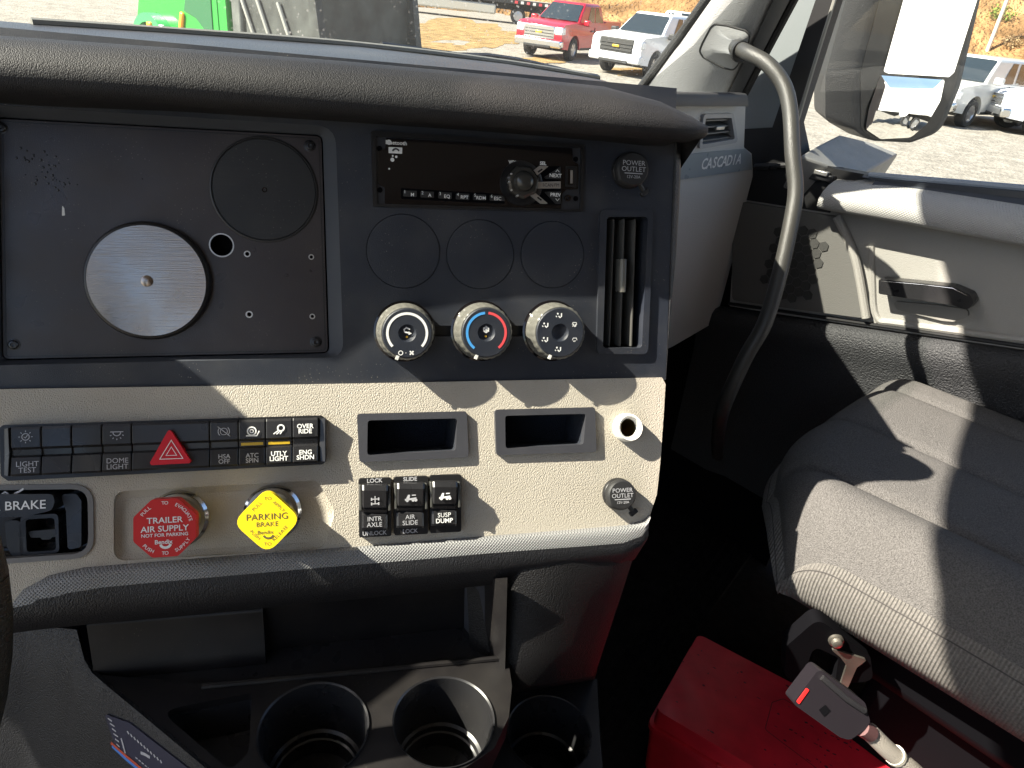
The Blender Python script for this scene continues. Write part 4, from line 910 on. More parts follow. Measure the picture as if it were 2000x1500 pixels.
# inside handle
c0 = .030
hp = rpoly(DR.hs([(1716, 545), (1860, 560), (1895, 575), (1902, 592), (1890, 606), (1860, 596), (1716, 574)], c0), [.004, .004, .01, .008, .01, .004, .004])
dh = part('door_handle', MB().plate(hp, (), .004, c0, back=True), 'satin', door, DR, bev=.004, seg=3, label='dark pull handle with bright upper edge')
part('handle_chrome_line', MB().tube([(*DR.h(x, y, c0), c0-.002) for x, y in ((1720, 549), (1800, 556), (1860, 563), (1888, 577))], .0022, 8), 'chrome', dh, DR)  # chrome line along the handle's top edge
part('handle_bowl', MB().plate(rpoly(DR.hs([(1745, 588), (1835, 596), (1890, 604), (1893, 618), (1862, 628), (1840, 626), (1752, 604)], .004), .006), (), -.002, .006), mat('bowl', (.24, .23, .21), .5), dh, DR, bev=.004, seg=3)

# driver's side and rear walls of the cab
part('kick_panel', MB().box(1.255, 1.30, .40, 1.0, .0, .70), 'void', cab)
part('rear_wall', MB().box(-1.0, 1.3, -.92, -.86, 0, 1.76), mat('rearvinyl', (.16, .13, .11), .7), cab)

ds = thing('added_driver_seat', 'dark fabric driver seat out of view at the left, added to block low light', 'seat', (-.36, -.3, .06))  # unseen seat, added to keep low side light off the passenger side
part('cushion', MB().box(-.62, -.12, -.55, .02, .40, .56), 'seatfab', ds, bev=.05, seg=3)  # cushion of the added, unseen driver seat
part('added_backrest', MB().loft([[(-.62, -.50, .5), (-.12, -.50, .5), (-.12, -.38, .5), (-.62, -.38, .5)], [(-.58, -.66, 1.25), (-.16, -.66, 1.25), (-.16, -.56, 1.25), (-.58, -.56, 1.25)]]), 'seatfab', ds, bev=.04, seg=3)
part('pedestal', MB().box(-.52, -.22, -.45, -.05, .06, .40), 'doorblack', ds, bev=.02)
# ================================================================== grab handle
gh = thing('grab_handle', 'grey tubular grab handle from windshield pillar down past the door', 'grab handle', tuple(at(1412, 790, .98)))
path = [(1436, 92, 1.035), (1462, 104, 1.0), (1500, 126, .98), (1530, 165, .97), (1543, 215, .965), (1548, 300, .96), (1554, 370, .958), (1546, 430, .958), (1524, 530, .962), (1494, 630, .97), (1455, 700, .985), (1415, 790, 1.02), (1404, 835, 1.10), (1402, 862, 1.2), (1402, 890, 1.32)]
part('bar', MB().tube([at(*p) for p in path], lambda t: .0104, 16, sub=6), 'handlebar', gh)
def onp(x, y, o=0): return hity(x, y, .80-(x-1318)/145*.135-.016-o)
rect = [(1366, 100), (1372, 84), (1388, 54), (1396, 47), (1420, 50), (1456, 60), (1464, 68), (1462, 82), (1440, 128), (1432, 137), (1412, 132), (1374, 112)]
rect = [(p.x, p.y) for p in rpoly([V(p) for p in rect], 8, 2)]
nn_ = len(rect); bs_, be_ = at(1428, 98, 1.045), at(1446, 101, 1.02); dv = (be_-bs_).normalized(); uu = dv.orthogonal().normalized(); vv = dv.cross(uu)
def matchring(c, r):
    out = []
    for x, y in rect:
        q = onp(x, y)-c; q = q-dv*dv.dot(q); out.append(c+q.normalized()*r)
    return out
r0 = [onp(x, y) for x, y in rect]; r2 = matchring(bs_, .0150); r3 = matchring(be_, .0140)
mid = lambda f: [a.lerp(b, f) for a, b in zip(r0, r2)]
cen = sum(r0, V((0, 0, 0)))/nn_
part('boot', MB().loft([r0, [p.lerp(cen, .10)+V((-.002, -.004, 0)) for p in r0], [p.lerp(cen, .42)+V((-.006, -.008, 0)) for p in r0], [a.lerp(cen, .62).lerp(b, .5) for a, b in zip(r0, r2)], r2, r3], True, True), 'pillar', gh, smooth=60)
part('escutcheon_groove', MB().tube(r0+[r0[0]], .0018, 6, cap=False), 'blackseal', gh)
part('boot_ring', MB().tube([be_-dv*.002, be_+dv*.004], .0142, 18), 'blackseal', gh)
# ================================================================== outside mirror
mpos = at(1780, 150, 1.42); tocam = (CAM-mpos).normalized(); mn = (tocam+V((.10, -1, .05)).normalized()).normalized(); mn = (mn+V((0, 0, -.0))).normalized()
MR = Frame(mpos, V((0, 0, 1)).cross(mn), V((0, 0, 1))); 
if MR.z.dot(tocam) < 0: MR = Frame(mpos, -MR.x, V((0, 0, 1)))
mir = thing('side_mirror', 'tall grey outside mirror with flat and convex glass', 'mirror', tuple(at(1690, 300, 1.40)))
def mh(l, c=0): return [MR.h(x, y, c) for x, y in l]
rim = rpoly(mh([(1770, -260), (1725, -60), (1672, 145), (1674, 252), (1700, 274), (1775, 276), (1826, 256), (1862, 170), (1915, -60), (1955, -260)]), [.0, .0, .05, .03, .03, .03, .04, .05, 0, 0], 8)
back = rpoly([p for p in mh([(1700, -260), (1668, -60), (1612, 145), (1612, 235), (1660, 262), (1760, 277), (1835, 252), (1872, 170), (1925, -60), (1965, -260)], -.03)], [0, 0, .05, .03, .03, .03, .04, .05, 0, 0], 8)
part('housing', MB().loft([[(p.x, p.y, .006) for p in rim], [(p.x*.7+q.x*.3, p.y*.7+q.y*.3, .004) for p, q in zip(rim, back)], [(q.x, q.y, -.03) for q in back], [(q.x*.9, q.y*.92, -.10) for q in back], [(q.x*.6, q.y*.8, -.16) for q in back]], True, True), mat('housing', (.032, .033, .035), .5, bump=('fine', 500, .0006), dust=.15, dustcol=(.4, .4, .38)), mir, MR, smooth=50)
part('well', MB().plate(inset(ccw(rim), .004), (), .0, .0075), 'black', mir, MR)
ug = rpoly(mh([(1828, -260), (1757, 0), (1719, 138), (1728, 142), (1846, 149), (1856, 140), (1900, 0), (1960, -260)]), .004)
part('flat_glass', MB().plate(ug, (), .004, .011), 'mirrorglass', mir, MR, smooth=0, label='large flat mirror glass')
lg = rpoly(mh([(1714, 146), (1840, 155), (1830, 195), (1802, 240), (1770, 266), (1712, 269), (1684, 250), (1690, 212)]), [.004, .006, .02, .02, .02, .015, .012, .01])
# convex glass: a gentle dome
cc = sum(lg, V((0, 0)))/len(lg); mb = MB(); K_ = 7; rr = []
for k in range(1, K_+1): rr.append([(cc.x+(p.x-cc.x)*k/K_, cc.y+(p.y-cc.y)*k/K_, .010+.0075*(1-((p-cc).length*k/K_/.085)**2)) for p in ccw(lg)])
mb.loft(rr, True, False).add(rr[0], [tuple(range(len(lg)))])
part('convex_glass', mb, 'mirrorglass', mir, MR, smooth=180, label='small convex mirror glass')
ab = [at(1562, 304, 1.20), at(1600, 282, 1.24), at(1640, 262, 1.30), at(1700, 278, 1.38), at(1755, 300, 1.40), at(1692, 336, 1.24), at(1630, 328, 1.21)]
mb = MB().add(ab+[p+V((.01, .02, -.06)) for p in ab], [(0, 1, 2, 3, 4, 5, 6), (13, 12, 11, 10, 9, 8, 7)]+[(i, i+7, (i+1) % 7+7, (i+1) % 7) for i in range(7)])
part('bracket', mb, mat('bracket', (.22, .22, .215), .55, var=.12, varscale=30), mir, bev=.004)
# ================================================================== passenger seat
seat = thing('passenger_seat', 'dark grey fabric passenger seat cushion on black pedestal', 'seat', (.98, .0, .06))
X0, X1, YF, YB = .73, 1.235, .315, -.55
def ztop(x, y):
    u = (x-X0)/(X1-X0); v = (YF-y)/(YF-YB)
    z = .598+.02*v
    for s_, d_ in ((.175, .010), (.495, .006), (.81, .006)):
        w_ = u-s_-.06*v*(1 if s_ < .3 else 0); z -= d_*math.exp(-(w_/.012)**2)+d_*.5*math.exp(-(w_/.05)**2)
    z += .016*math.exp(-((u-.06)/.10)**2)*min(1, v*3)
    return z
def yfront(u): return YF-.115*max(0, 1-u/.42)**2.4-.03*max(0, u-.9)/.1
nx, ny = 72, 60; rows = []
for j in range(ny+1):
    row = []
    for i in range(nx+1):
        u = i/nx; x = X0+(X1-X0)*u; v = j/ny
        yf = yfront(u); 
        # first rows wrap over the front nose
        if j <= 12:
            a = (1-j/12)*R(100); y = yf-.055+.055*math.sin(a)*1.0; dz = -.055*(1-math.cos(a))
        else: y = yf-.055-(j-12)/(ny-12)*(yf-.055-YB); dz = 0
        lx = max(0, 1-u/.13); rx = max(0, (u-.9)/.1)
        dz -= .055*lx**2.0+.05*rx**2
        row.append((x-(.012*math.sin(lx*1.5) if lx else 0), y, ztop(x, y)+dz))
    rows.append(row)
cush = part('cushion', MB().loft(rows, False), 'seatfab', seat, smooth=180)
# piped seams
def seam(u0, uslope, j0=4):
    pts = []
    for j in range(j0, ny+1, 2):
        i = u0+uslope*(j/ny); i = max(0, min(nx, i*nx)); a = rows[j][int(i)]; b = rows[j][min(nx, int(i)+1)]; pts.append(V(a).lerp(V(b), i-int(i))+V((0, 0, -.0008)))
    return pts
for u0, sl_ in ((.175, .05), (.495, 0), (.81, 0)): part('seam', MB().tube(seam(u0, sl_), .0010, 6), mat('seamthread', (.05, .047, .045), .9), seat)
# ribbed side and front skirt
edge_l = [rows[j][0] for j in range(ny, -1, -1)]; edge_f = [rows[0][i] for i in range(0, nx+1)]
loop = [V(p) for p in edge_l]+[V(p) for p in edge_f[1:]]
ctr = V(((X0+X1)/2, -.1, 0)); rings = []
for p in loop:
    o = V((p.x-ctr.x, p.y-ctr.y, 0)); o.normalize()
    zb = .468+.02*(YF-p.y)/(YF-YB)
    rings.append([p, p+o*.006+V((0, 0, -.012)), V((p.x, p.y, p.z*.6+zb*.4))+o*.010, V((p.x, p.y, p.z*.25+zb*.75))+o*.002, V((p.x, p.y, zb))-o*.012, V((p.x, p.y, zb-.006))-o*.05])
mb = MB().loft(rings, False)
sk_ = part('side_skirt', mb, 'seatrib', seat, smooth=70, label='ribbed fabric side of the cushion')
part('edge_seam', MB().tube([r[1] for r in rings], .0008, 6), MATS['seamthread'], seat)
part('pedestal', MB().box(.86, 1.18, -.5, .10, .06, .48), 'void', seat, bev=.02)
part('suspension_box', MB().box(.80, 1.2, -.5, .16, .36, .482), 'void', seat, bev=.02)
bf = Frame(at(1600, 1290, .84), (at(1700, 1340, .86)-at(1560, 1260, .84)), V((0, 0, 1)))
def bh(x, y): p = bf.l(hitn(x, y, bf.o, bf.z)); return V((p.x, p.y))
br_ = part('slide_bracket', MB().plate(rpoly([bh(1598, 1208), bh(1700, 1282), bh(1706, 1330), bh(1560, 1345), bh(1532, 1318), bh(1536, 1262)], .012), [rpoly([bh(1590, 1262), bh(1638, 1285), bh(1630, 1340), bh(1568, 1322)], .008)], -.02, 0), 'void', seat, bf, bev=.002)
part('bracket_bolt', MB().lathe([(.0085, 0), (.0085, .003), (.0062, .004), (.0058, .008), (.004, .009)], 16, bh(1632, 1249)), 'steel', seat, bf)
part('bracket_arm', MB().plate(rpoly([bh(1618, 1262), bh(1692, 1285), bh(1672, 1300), bh(1652, 1345), bh(1636, 1345), bh(1652, 1296), bh(1640, 1280)], .003), (), 0, .003), 'steel', seat, bf, bev=.0006)
# ================================================================== red case on the floor
rb = thing('red_case', 'red plastic storage case with black print lying beside the seat', 'case', (.78, .1, .06))
ZT = .20
c0 = hitz(1364, 1238, ZT); c1 = hitz(1281, 1386, ZT); ax_ = (c1-c0).normalized(); ay_ = V((ax_.y, -ax_.x, 0))
if ay_.y > 0: ay_ = -ay_
wd = (c1-c0).length; RB = Frame(c0, ay_, -ax_)
if RB.z.z < 0: RB = Frame(c0, ay_, ax_)
sgn = 1 if RB.y.dot(ax_) > 0 else -1
ln_ = .56
ol = lambda g, e=0: rpoly([V((-g, -g*sgn)), V((ln_+g, -g*sgn)), V((ln_+g, sgn*(wd+g))), V((-g, sgn*(wd+g)))], .012)
part('lid', MB().plate(ol(0), (), -.030, 0), 'redbox', rb, RB, bev=.006, seg=4)
part('body', MB().loft([[(p.x, p.y, -.034) for p in ccw(ol(.003))], [(p.x, p.y, -.139) for p in ccw(ol(-.006))]], True, True), 'redbox', rb, RB, bev=.003)
part('lid_flange', MB().plate(ol(.005), (), -.040, -.031, back=True), 'redbox', rb, RB, bev=.0015)
def rbh(x, y): p = RB.l(hitz(x, y, ZT)); return V((p.x, p.y))
pl = rpoly([rbh(1530, 1365), rbh(1508, 1372), rbh(1494, 1425), rbh(1620, 1520), rbh(1760, 1500)], .006)
part('panel_outline', MB().line2(pl, .0009, .0004, closed=True), 'inkblack', rb, RB, smooth=0)
mb = MB()
for i, (x, y, n_) in enumerate([(1572, 1410, 9), (1600, 1402, 12), (1540, 1424, 8), (1625, 1396, 12)]):
    p = rbh(x, y)
    for k in range(n_):
        if random.random() < .82:
            w_ = random.uniform(.003, .006); q_ = p+V((k*.0088+random.uniform(-.001, .001), random.uniform(-.0012, .0012))); mb.line2([q_, q_+V((w_, random.uniform(-.002, .002)))], random.uniform(.0012, .0024), .0004)
part('print', mb, 'inkblack', rb, RB, smooth=0)
mb = MB()
for i in range(44): p = V((random.uniform(.0, .30), sgn*random.uniform(.01, wd-.01))); mb.poly2(circ(p, random.uniform(.0006, .0035), 8, 0, random.uniform(.0005, .002)), .0003)
part('scuffs', mb, mat('scuff', (.12, .02, .03), .6), rb, RB, smooth=0).__setitem__('kind', 'stuff')
part('latch', MB().box(.10, .16, sgn*(wd+.002)-.004, sgn*(wd+.002)+.004, -.062, -.028), 'redbox', rb, RB, bev=.002)
part('latch', MB().box(.36, .42, sgn*(wd+.002)-.004, sgn*(wd+.002)+.004, -.062, -.028), 'redbox', rb, RB, bev=.002)
# ================================================================== seat belt buckle on its stalk
bk = thing('seat_belt_buckle', 'dark seat belt buckle with red button on grey sleeved stalk', 'seat belt buckle', tuple(at(1800, 1530, .80)))
tB = .70
def bu(x, y, t=tB): return at(x, y, t)
nb = (CAM-bu(1625, 1385)).normalized(); BF = Frame(bu(1625, 1385, .70), bu(1690, 1432, .70)-bu(1560, 1340, .70), (bu(1600, 1330)-bu(1570, 1400)))
def bb(x, y): p = BF.l(hitn(x, y, BF.o, BF.z)); return V((p.x, p.y))
body = rpoly([bb(1548, 1374), bb(1600, 1306), bb(1690, 1372), bb(1700, 1410), bb(1690, 1425), bb(1660, 1446), bb(1640, 1440)], [.004, .006, .01, .006, .006, .008, .01])
part('housing', MB().plate(body, (), -.022, 0, back=True), mat('buckle', (.014, .012, .015), .38, spec=.25), bk, BF, bev=.004, seg=3)
part('release_button', MB().plate(rpoly([bb(1555, 1370), bb(1575, 1343), bb(1580, 1347), bb(1560, 1375)], .001, 2), (), -.012, .001), mat('buttonred', (.55, .02, .02), .4), bk, BF, bev=.0006)
part('logo_plate', MB().plate(rpoly([bb(1599, 1386), bb(1612, 1376), bb(1622, 1388), bb(1609, 1400)], .001, 2), (), -.001, .0006), 'void', bk, BF)
part('cover_rib', MB().tube([(*bb(1604, 1322), .0015), (*bb(1650, 1362), .003), (*bb(1688, 1388), .001)], .003, 8), 'satin', bk, BF)
part('strain_neck', MB().tube([bu(1682, 1420, .705), bu(1700, 1432, .71)], .0085, 12), mat('neck', (.12, .06, .06), .5), bk)
part('stalk', MB().tube([bu(1697, 1428, .712), bu(1740, 1470, .722), bu(1800, 1520, .74), bu(1900, 1620, .80)], .0090, 14, sub=4), mat('sleeve', (.40, .37, .32), .6, bump=('fine', 900, .0006)), bk)
part('stalk_band', MB().tube([bu(1747, 1474, .724), bu(1751, 1478, .7255)], .0105, 14), mat('band', (.6, .57, .48), .5), bk)
# ================================================================== steering wheel (its rim just enters the frame) and pedal
sw = thing('steering_wheel', 'black steering wheel rim at the left edge', 'steering wheel', (-.3, .42, .7))
q = [at(6, 940, .44), at(10, 1080, .45), at(8, 1230, .46), at(-6, 1370, .47)]
wc = V((-.235, .36, .76)); u1 = (at(-40, 1130, .45)-wc); rad = u1.length; u1.normalize(); u2 = (at(-40, 960, .44)-wc); u2 = (u2-u1*u1.dot(u2)).normalized()
part('rim', MB().tube([wc+(u1*math.cos(R(a))+u2*math.sin(R(a)))*rad for a in range(0, 361, 6)], .0155, 14, cap=False), mat('wheelrim', (.028, .024, .016), .42, bump=('grain', 700, .0006)), sw)
for a in (90, 200, 340): part('spoke', MB().tube([wc, wc+(u1*math.cos(R(a))+u2*math.sin(R(a)))*rad], .016, 10), 'black', sw)
part('hub', MB().tube([wc-u1.cross(u2)*.03, wc+u1.cross(u2)*.03], .06, 24), 'black', sw)
pd = thing('brake_pedal', 'ribbed black rubber pedal in the driver footwell', 'pedal', tuple(at(20, 1500, .95)))
PF = Frame(at(10, 1440, .92), V((1, -.3, 0)), V((0, .5, .85)))
def ph(x, y): p = PF.l(hitn(x, y, PF.o, PF.z)); return V((p.x, p.y))
part('pad', MB().plate(rpoly([ph(-60, 1380), ph(0, 1385), ph(52, 1510), ph(60, 1600), ph(-60, 1600)], .006), (), -.015, 0), 'rubber', pd, PF, bev=.003)
for i in range(5):
    x = -14+i*14
    part('grip_rib', MB().plate(rpoly([ph(x-20, 1405+i*14), ph(x-9, 1405+i*14), ph(x+24, 1520), ph(x+12, 1520)], .002), (), -.001, .004), mat('ribrubber', (.045, .043, .045), .55), pd, PF, bev=.001)
# ================================================================== the yard outside
GZ = -1.2
def gpos(x, dist):
    d = ray(x, -30+.12*(x-1000)); d.z = 0; d.normalize(); return V((d.x*dist, d.y*dist, GZ))
def groundmat():
    m = mat('gravel', (.25, .232, .20), .95, spec=.1, var=.22, varscale=3); return m
groundmat()
gm = MATS['gravel']; nt = gm.node_tree; bs = nt.nodes['Principled BSDF']
tcn = nt.nodes.new('ShaderNodeTexCoord'); nz = nt.nodes.new('ShaderNodeTexNoise'); nz.inputs['Scale'].default_value = .11; nz.inputs['Detail'].default_value = 6; nt.links.new(tcn.outputs['Object'], nz.inputs['Vector'])
nz2 = nt.nodes.new('ShaderNodeTexNoise'); nz2.inputs['Scale'].default_value = 14; nz2.inputs['Detail'].default_value = 4; nt.links.new(tcn.outputs['Object'], nz2.inputs['Vector'])
mr_ = nt.nodes.new('ShaderNodeMapRange'); mr_.inputs[1].default_value = .3; mr_.inputs[2].default_value = .7; mr_.inputs[3].default_value = .75; mr_.inputs[4].default_value = 1.2; nt.links.new(nz2.outputs['Fac'], mr_.inputs[0])
src = bs.inputs['Base Color'].links[0].from_socket
mm = nt.nodes.new('ShaderNodeMix'); mm.data_type = 'RGBA'; mm.blend_type = 'MULTIPLY'; mm.inputs[0].default_value = 1; nt.links.new(src, mm.inputs[6]); nt.links.new(mr_.outputs[0], mm.inputs[7]); nt.links.new(mm.outputs[2], bs.inputs['Base Color'])
bpn = nt.nodes.new('ShaderNodeBump'); bpn.inputs['Distance'].default_value = .04; nt.links.new(nz2.outputs['Fac'], bpn.inputs['Height']); nt.links.new(bpn.outputs[0], bs.inputs['Normal'])
struct('ground', MB().plate([V((-400, -400)), V((400, -400)), V((400, 400)), V((-400, 400))], (), GZ-.1, GZ, walls=False), gm, smooth=0)
mat('drygrass', (.27, .185, .085), .95, spec=.05, var=.4, varscale=2.2, bump=('fine', 20, .05))
for k, (x0, y0, rx, ry) in enumerate([(880, 62, 130, 22), (830, 92, 90, 10), (960, 78, 60, 14), (1235, 140, 50, 8), (1060, 118, 60, 6)]):
    pts = []
    for i in range(40):
        a = 2*math.pi*i/40; q = 1+.18*math.sin(3*a+k)+.12*math.sin(7*a+2*k)+.07*math.sin(13*a)
        p = hitz(x0+rx*q*math.cos(a), max(20, y0+ry*q*math.sin(a)), GZ); pts.append(V((p.x, p.y)))
    o = struct('dry_grass_patch', MB().plate(pts, (), GZ-.05, GZ+.004+.004*k, walls=False), 'drygrass', smooth=0)
# ---------------------------------------------------------------- vehicles
mat('tyre', (.02, .02, .02), .85); mat('rim', (.55, .55, .56), .3, metal=.9); mat('carglass', (.02, .028, .032), .06, spec=.8); mat('grille', (.02, .02, .02), .4)
mat('headlight', (.75, .76, .78), .12, metal=.3); mat('chromebump', (.72, .72, .72), .18, metal=1); mat('darktrim', (.03, .03, .03), .6); mat('orangelens', (.9, .35, .03), .3)
def paint(name, col): return mat(name, col, .28, spec=.5, coat=.6)
def wheel(par, M, r, w, nm='wheel'):
    T = M @ Matrix.Rotation(R(90), 4, 'X')
    o = part(nm, MB().lathe([(r*.62, -w*.5), (r*.93, -w*.5), (r, -w*.36), (r, w*.36), (r*.93, w*.5), (r*.62, w*.5), (r*.60, w*.3)], 28, cap=False), 'tyre', par, T)
    for s_ in (-1, 1):
        mb = MB().lathe([(r*.62, w*.44), (r*.58, w*.30), (r*.20, w*.34), (r*.18, w*.42), (.01, w*.43)], 24)
        for k in range(6):
            a = R(60*k); c, s = math.cos(a), math.sin(a)
            mb.add([(r*.15*c-.03*s, r*.15*s+.03*c, w*.43), (r*.15*c+.03*s, r*.15*s-.03*c, w*.43), (r*.6*c+.04*s, r*.6*s-.04*c, w*.42), (r*.6*c-.04*s, r*.6*s+.04*c, w*.42)], [(0, 1, 2, 3)])
        part('rim', mb, 'rim', o, T @ (Matrix.Rotation(R(180), 4, 'X') if s_ < 0 else Matrix.Identity(4)))
    return o
def vehicle(name, label, cat, loc, yaw, pm, suv=False, grp=None, chrome=True, dark=None):
    t = thing(name, label, cat, tuple(loc), grp)
    M = Matrix.Translation(loc) @ Matrix.Rotation(yaw, 4, 'Z')
    def pt(nm, mb, m, par=t, T=None, **k): return part(nm, mb, m, par, M @ (T or Matrix.Identity(4)), **k)
    hf, hr = (1.04, 1.16) if suv else (1.16, 1.26)
    prof = [(2.78, .42), (2.88, .55), (2.90, .85), (2.84, hf-.02), (2.70, hf+.05), (1.45, hr+.04)]
    prof += [(-2.62, hr+.04), (-2.80, hr-.05), (-2.86, .70), (-2.80, .45)] if suv else [(-1.12, hr+.06), (-1.16, hr+.12), (-2.84, hr+.12), (-2.88, .70), (-2.80, .50)]
    for cx_ in (-1.82, 1.80):
        prof += [(cx_+.50*math.cos(R(a)), .38+.50*math.sin(R(a))) for a in range(180, -1, -20)]
    X90 = Matrix.Rotation(R(90), 4, 'X')
    body = MB().plate([V(p) for p in prof], (), -.98, .98, back=True)
    # tumble the sides slightly and narrow the nose
    body.warp(lambda p: (p.x, p.y, p.z*(1-.05*max(0, (p.x-1.6)/1.3)**2-.04*max(0, p.y-.8))))
    pt('body', body, pm, T=X90, bev=.12, seg=4)
    xb = -2.66 if suv else -1.10; xt = -2.45 if suv else -.98
    z0, z1 = hr+.0, (1.90 if suv else 1.95)
    b4 = [(1.42, .90), (1.42, -.90), (xb, -.92), (xb, .92)]; t4 = [(.58, .70), (.58, -.70), (xt, -.72), (xt, .72)]
    cab_ = MB().loft([[(x, y, z0) for x, y in b4], [(x*.5+X*.5, y*.47+Y*.53, (z0+z1)/2) for (x, y), (X, Y) in zip(b4, t4)], [(x, y, z1-.05) for x, y in t4], [(x*.9, y*.88, z1) for x, y in t4]])
    pt('cabin', cab_, pm, bev=.06, seg=3)
    def side(x0, x1, f0, f1, y): # a point on the greenhouse side
        pass
    def gpt(u, v, sgn):   # u along x from front(0) to rear(1), v height 0..1, on the side
        xa = 1.42+(.58-1.42)*v; xz = xb+(xt-xb)*v; yy = (.905+(.70-.905)*v)+.016; return (xa+(xz-xa)*u, sgn*yy, z0+(z1-.05-z0)*v)
    wins = [(.14, .42), (.46, .70), (.74, .94)] if suv else [(.20, .58), (.62, .95)]
    for s_ in (-1, 1):
        for a, b in wins:
            q = [gpt(a+(.10 if a < .25 else 0), .10, s_), gpt(b, .10, s_), gpt(b-.01, .90, s_), gpt(a+(.16 if a < .25 else .01), .90, s_)]
            pt('side_window', MB().add(q, [(0, 1, 2, 3) if s_ < 0 else (3, 2, 1, 0)]), 'carglass', smooth=0)
        mx = pt('wing_mirror', MB().box(.98, 1.20, -.14, .10, -.10, .10), pm if not dark else 'darktrim', T=Matrix.Translation((0, s_*1.12, 1.30)), bev=.04)
        pt('headlight', MB().box(2.60, 2.91, -.16, .16, -.13, .13), 'headlight', T=Matrix.Translation((0, s_*.78, hf-.17)), bev=.04)
        pt('door_seam', MB().box(-.02, -.008, s_*.975-.012, s_*.975+.012, .5, 1.16), 'darktrim')
        pt('door_handle', MB().box(.12, .30, s_*.985-.02, s_*.985+.02, 1.0, 1.04), 'darktrim', bev=.008)
        pt('rocker_panel', MB().box(-1.25, 1.25, s_*.955-.04, s_*.955+.04, .36, .44), 'darktrim', bev=.01)
    def fq(u, v): # windshield
        y = (.90+(.70-.90)*v)*(1-2*u)*.90; return (1.42+(.58-1.42)*v+.02, y, z0+.02+(z1-.05-z0)*v+.012)
    pt('windscreen', MB().add([fq(0, .06), fq(1, .06), fq(1, .92), fq(0, .92)], [(3, 2, 1, 0)]), 'carglass', smooth=0)
    pt('rear_window', MB().add([(xb-.02, .75, z0+.1), (xb-.02, -.75, z0+.1), (xt-.03, -.6, z1-.12), (xt-.03, .6, z1-.12)], [(0, 1, 2, 3)]), 'carglass', smooth=0)
    pt('grille', MB().box(2.80, 2.915, -.62, .62, .70, hf-.03), 'grille' if dark is not None else 'chromebump', bev=.03)
    for z in (.78, .88, .98): pt('grille_bar', MB().box(2.90, 2.935, -.58, .58, z-.015, z+.015), 'darktrim' if dark is None else 'grille', bev=.005)
    pt('bumper', MB().box(2.70, 3.0, -.96, .96, .42, .68), 'chromebump' if dark is None else pm, bev=.06, seg=3)
    pt('lower_grille', MB().box(2.9, 3.01, -.55, .55, .40, .50), 'darktrim', bev=.02)
    pt('badge', MB().box(2.92, 2.95, -.13, .13, .86, .93), mat('goldbadge', (.75, .5, .08), .3, metal=.6), bev=.01)
    for cx_ in (-1.82, 1.80):
        for s_ in (-1, 1): wheel(t, M @ Matrix.Translation((cx_, s_*.84, .39)), .39, .27)
        pt('wheel_well', MB().box(cx_-.5, cx_+.5, -.8, .8, .3, .86), 'darktrim')
    if not suv: pt('bed_floor', MB().box(-2.80, -1.2, -.85, .85, 1.0, 1.05), 'darktrim')
    return t
red = paint('paintred', (.42, .015, .03)); wht = paint('paintwhite', (.78, .79, .80)); slv = paint('paintsilver', (.52, .52, .50)); gryp = paint('paintgrey', (.25, .26, .28))
def heading_to(loc, ang):     # yaw so the nose points at the camera, turned by ang
    return math.atan2(-loc.y, -loc.x)+R(ang)
p = hitz(1105, 116, GZ); vehicle('pickup_truck', 'red pickup truck with chrome grille parked beyond windshield', 'pickup truck', p+V((1.2, 1.0, 0)), heading_to(p, -24), red, grp='pickup trucks parked in the yard')
p = hitz(1268, 146, GZ); vehicle('pickup_truck', 'white pickup truck with black grille beside the red one', 'pickup truck', p+V((.6, .4, 0)), heading_to(p, -26), wht, dark=True, grp='pickup trucks parked in the yard')
p = hitz(1560, 168, GZ); vehicle('pickup_truck', 'white pickup truck partly hidden behind the side mirror', 'pickup truck', p+V((2, 1, 0)), heading_to(p, 75), wht, grp='pickup trucks parked in the yard')
p = hitz(1878, 236, GZ); vehicle('sport_utility_car', 'silver sport utility car right of the side mirror', 'car', p, heading_to(p, -24), slv, suv=True, grp='cars parked in the yard')
p = hitz(2105, 272, GZ); vehicle('parked_car', 'white car nose with orange lamp at right edge', 'car', p, heading_to(p, -58), wht, suv=True, grp='cars parked in the yard')
p = hitz(2012, 132, GZ); vehicle('parked_car', 'small dark car below the hillside at far right', 'car', p, heading_to(p, -40), gryp, suv=True, grp='cars parked in the yard')
p = hitz(1325, 96, GZ); vehicle('pickup_truck', 'white pickup truck far behind the other white one', 'pickup truck', p, heading_to(p, 30), wht, grp='pickup trucks parked in the yard')
# ---------------------------------------------------------------- green tractor
grn = paint('paintgreen', (.015, .30, .035)); grn2 = paint('paintgreendark', (.015, .26, .04))
gl_ = gpos(492, 14.5); gt_ = thing('green_tractor', 'bright green semi tractor with black rear deck seen through windshield', 'truck', tuple(gl_))
fwd = -(rw*.80)+hw*.55; gy = math.atan2(fwd.y, fwd.x); GM = Matrix.Translation(gl_) @ Matrix.Rotation(gy, 4, 'Z'); X90 = Matrix.Rotation(R(90), 4, 'X')
def gpz(nm, mb, m, T=None, par=gt_, **k): return part(nm, mb, m, par, GM @ (T or Matrix.Identity(4)), **k)
gpz('cab', MB().plate([V(p) for p in [(.55, .75), (.55, 1.75), (.40, 2.05), (.15, 2.75), (-.75, 2.85), (-.75, .75)]], (), -1.05, 1.05, back=True), grn, X90, bev=.05)
gpz('hood', MB().plate([V(p) for p in [(.56, 1.05), (.56, 1.72), (1.5, 1.62), (2.0, 1.45), (2.15, 1.1), (2.12, .85), (1.9, .85), (1.78, 1.08), (1.5, 1.22), (1.2, 1.14), (1.02, .9), (.98, .75), (.56, .75)]], (), -.95, .95, back=True), grn, X90, bev=.08, seg=3)
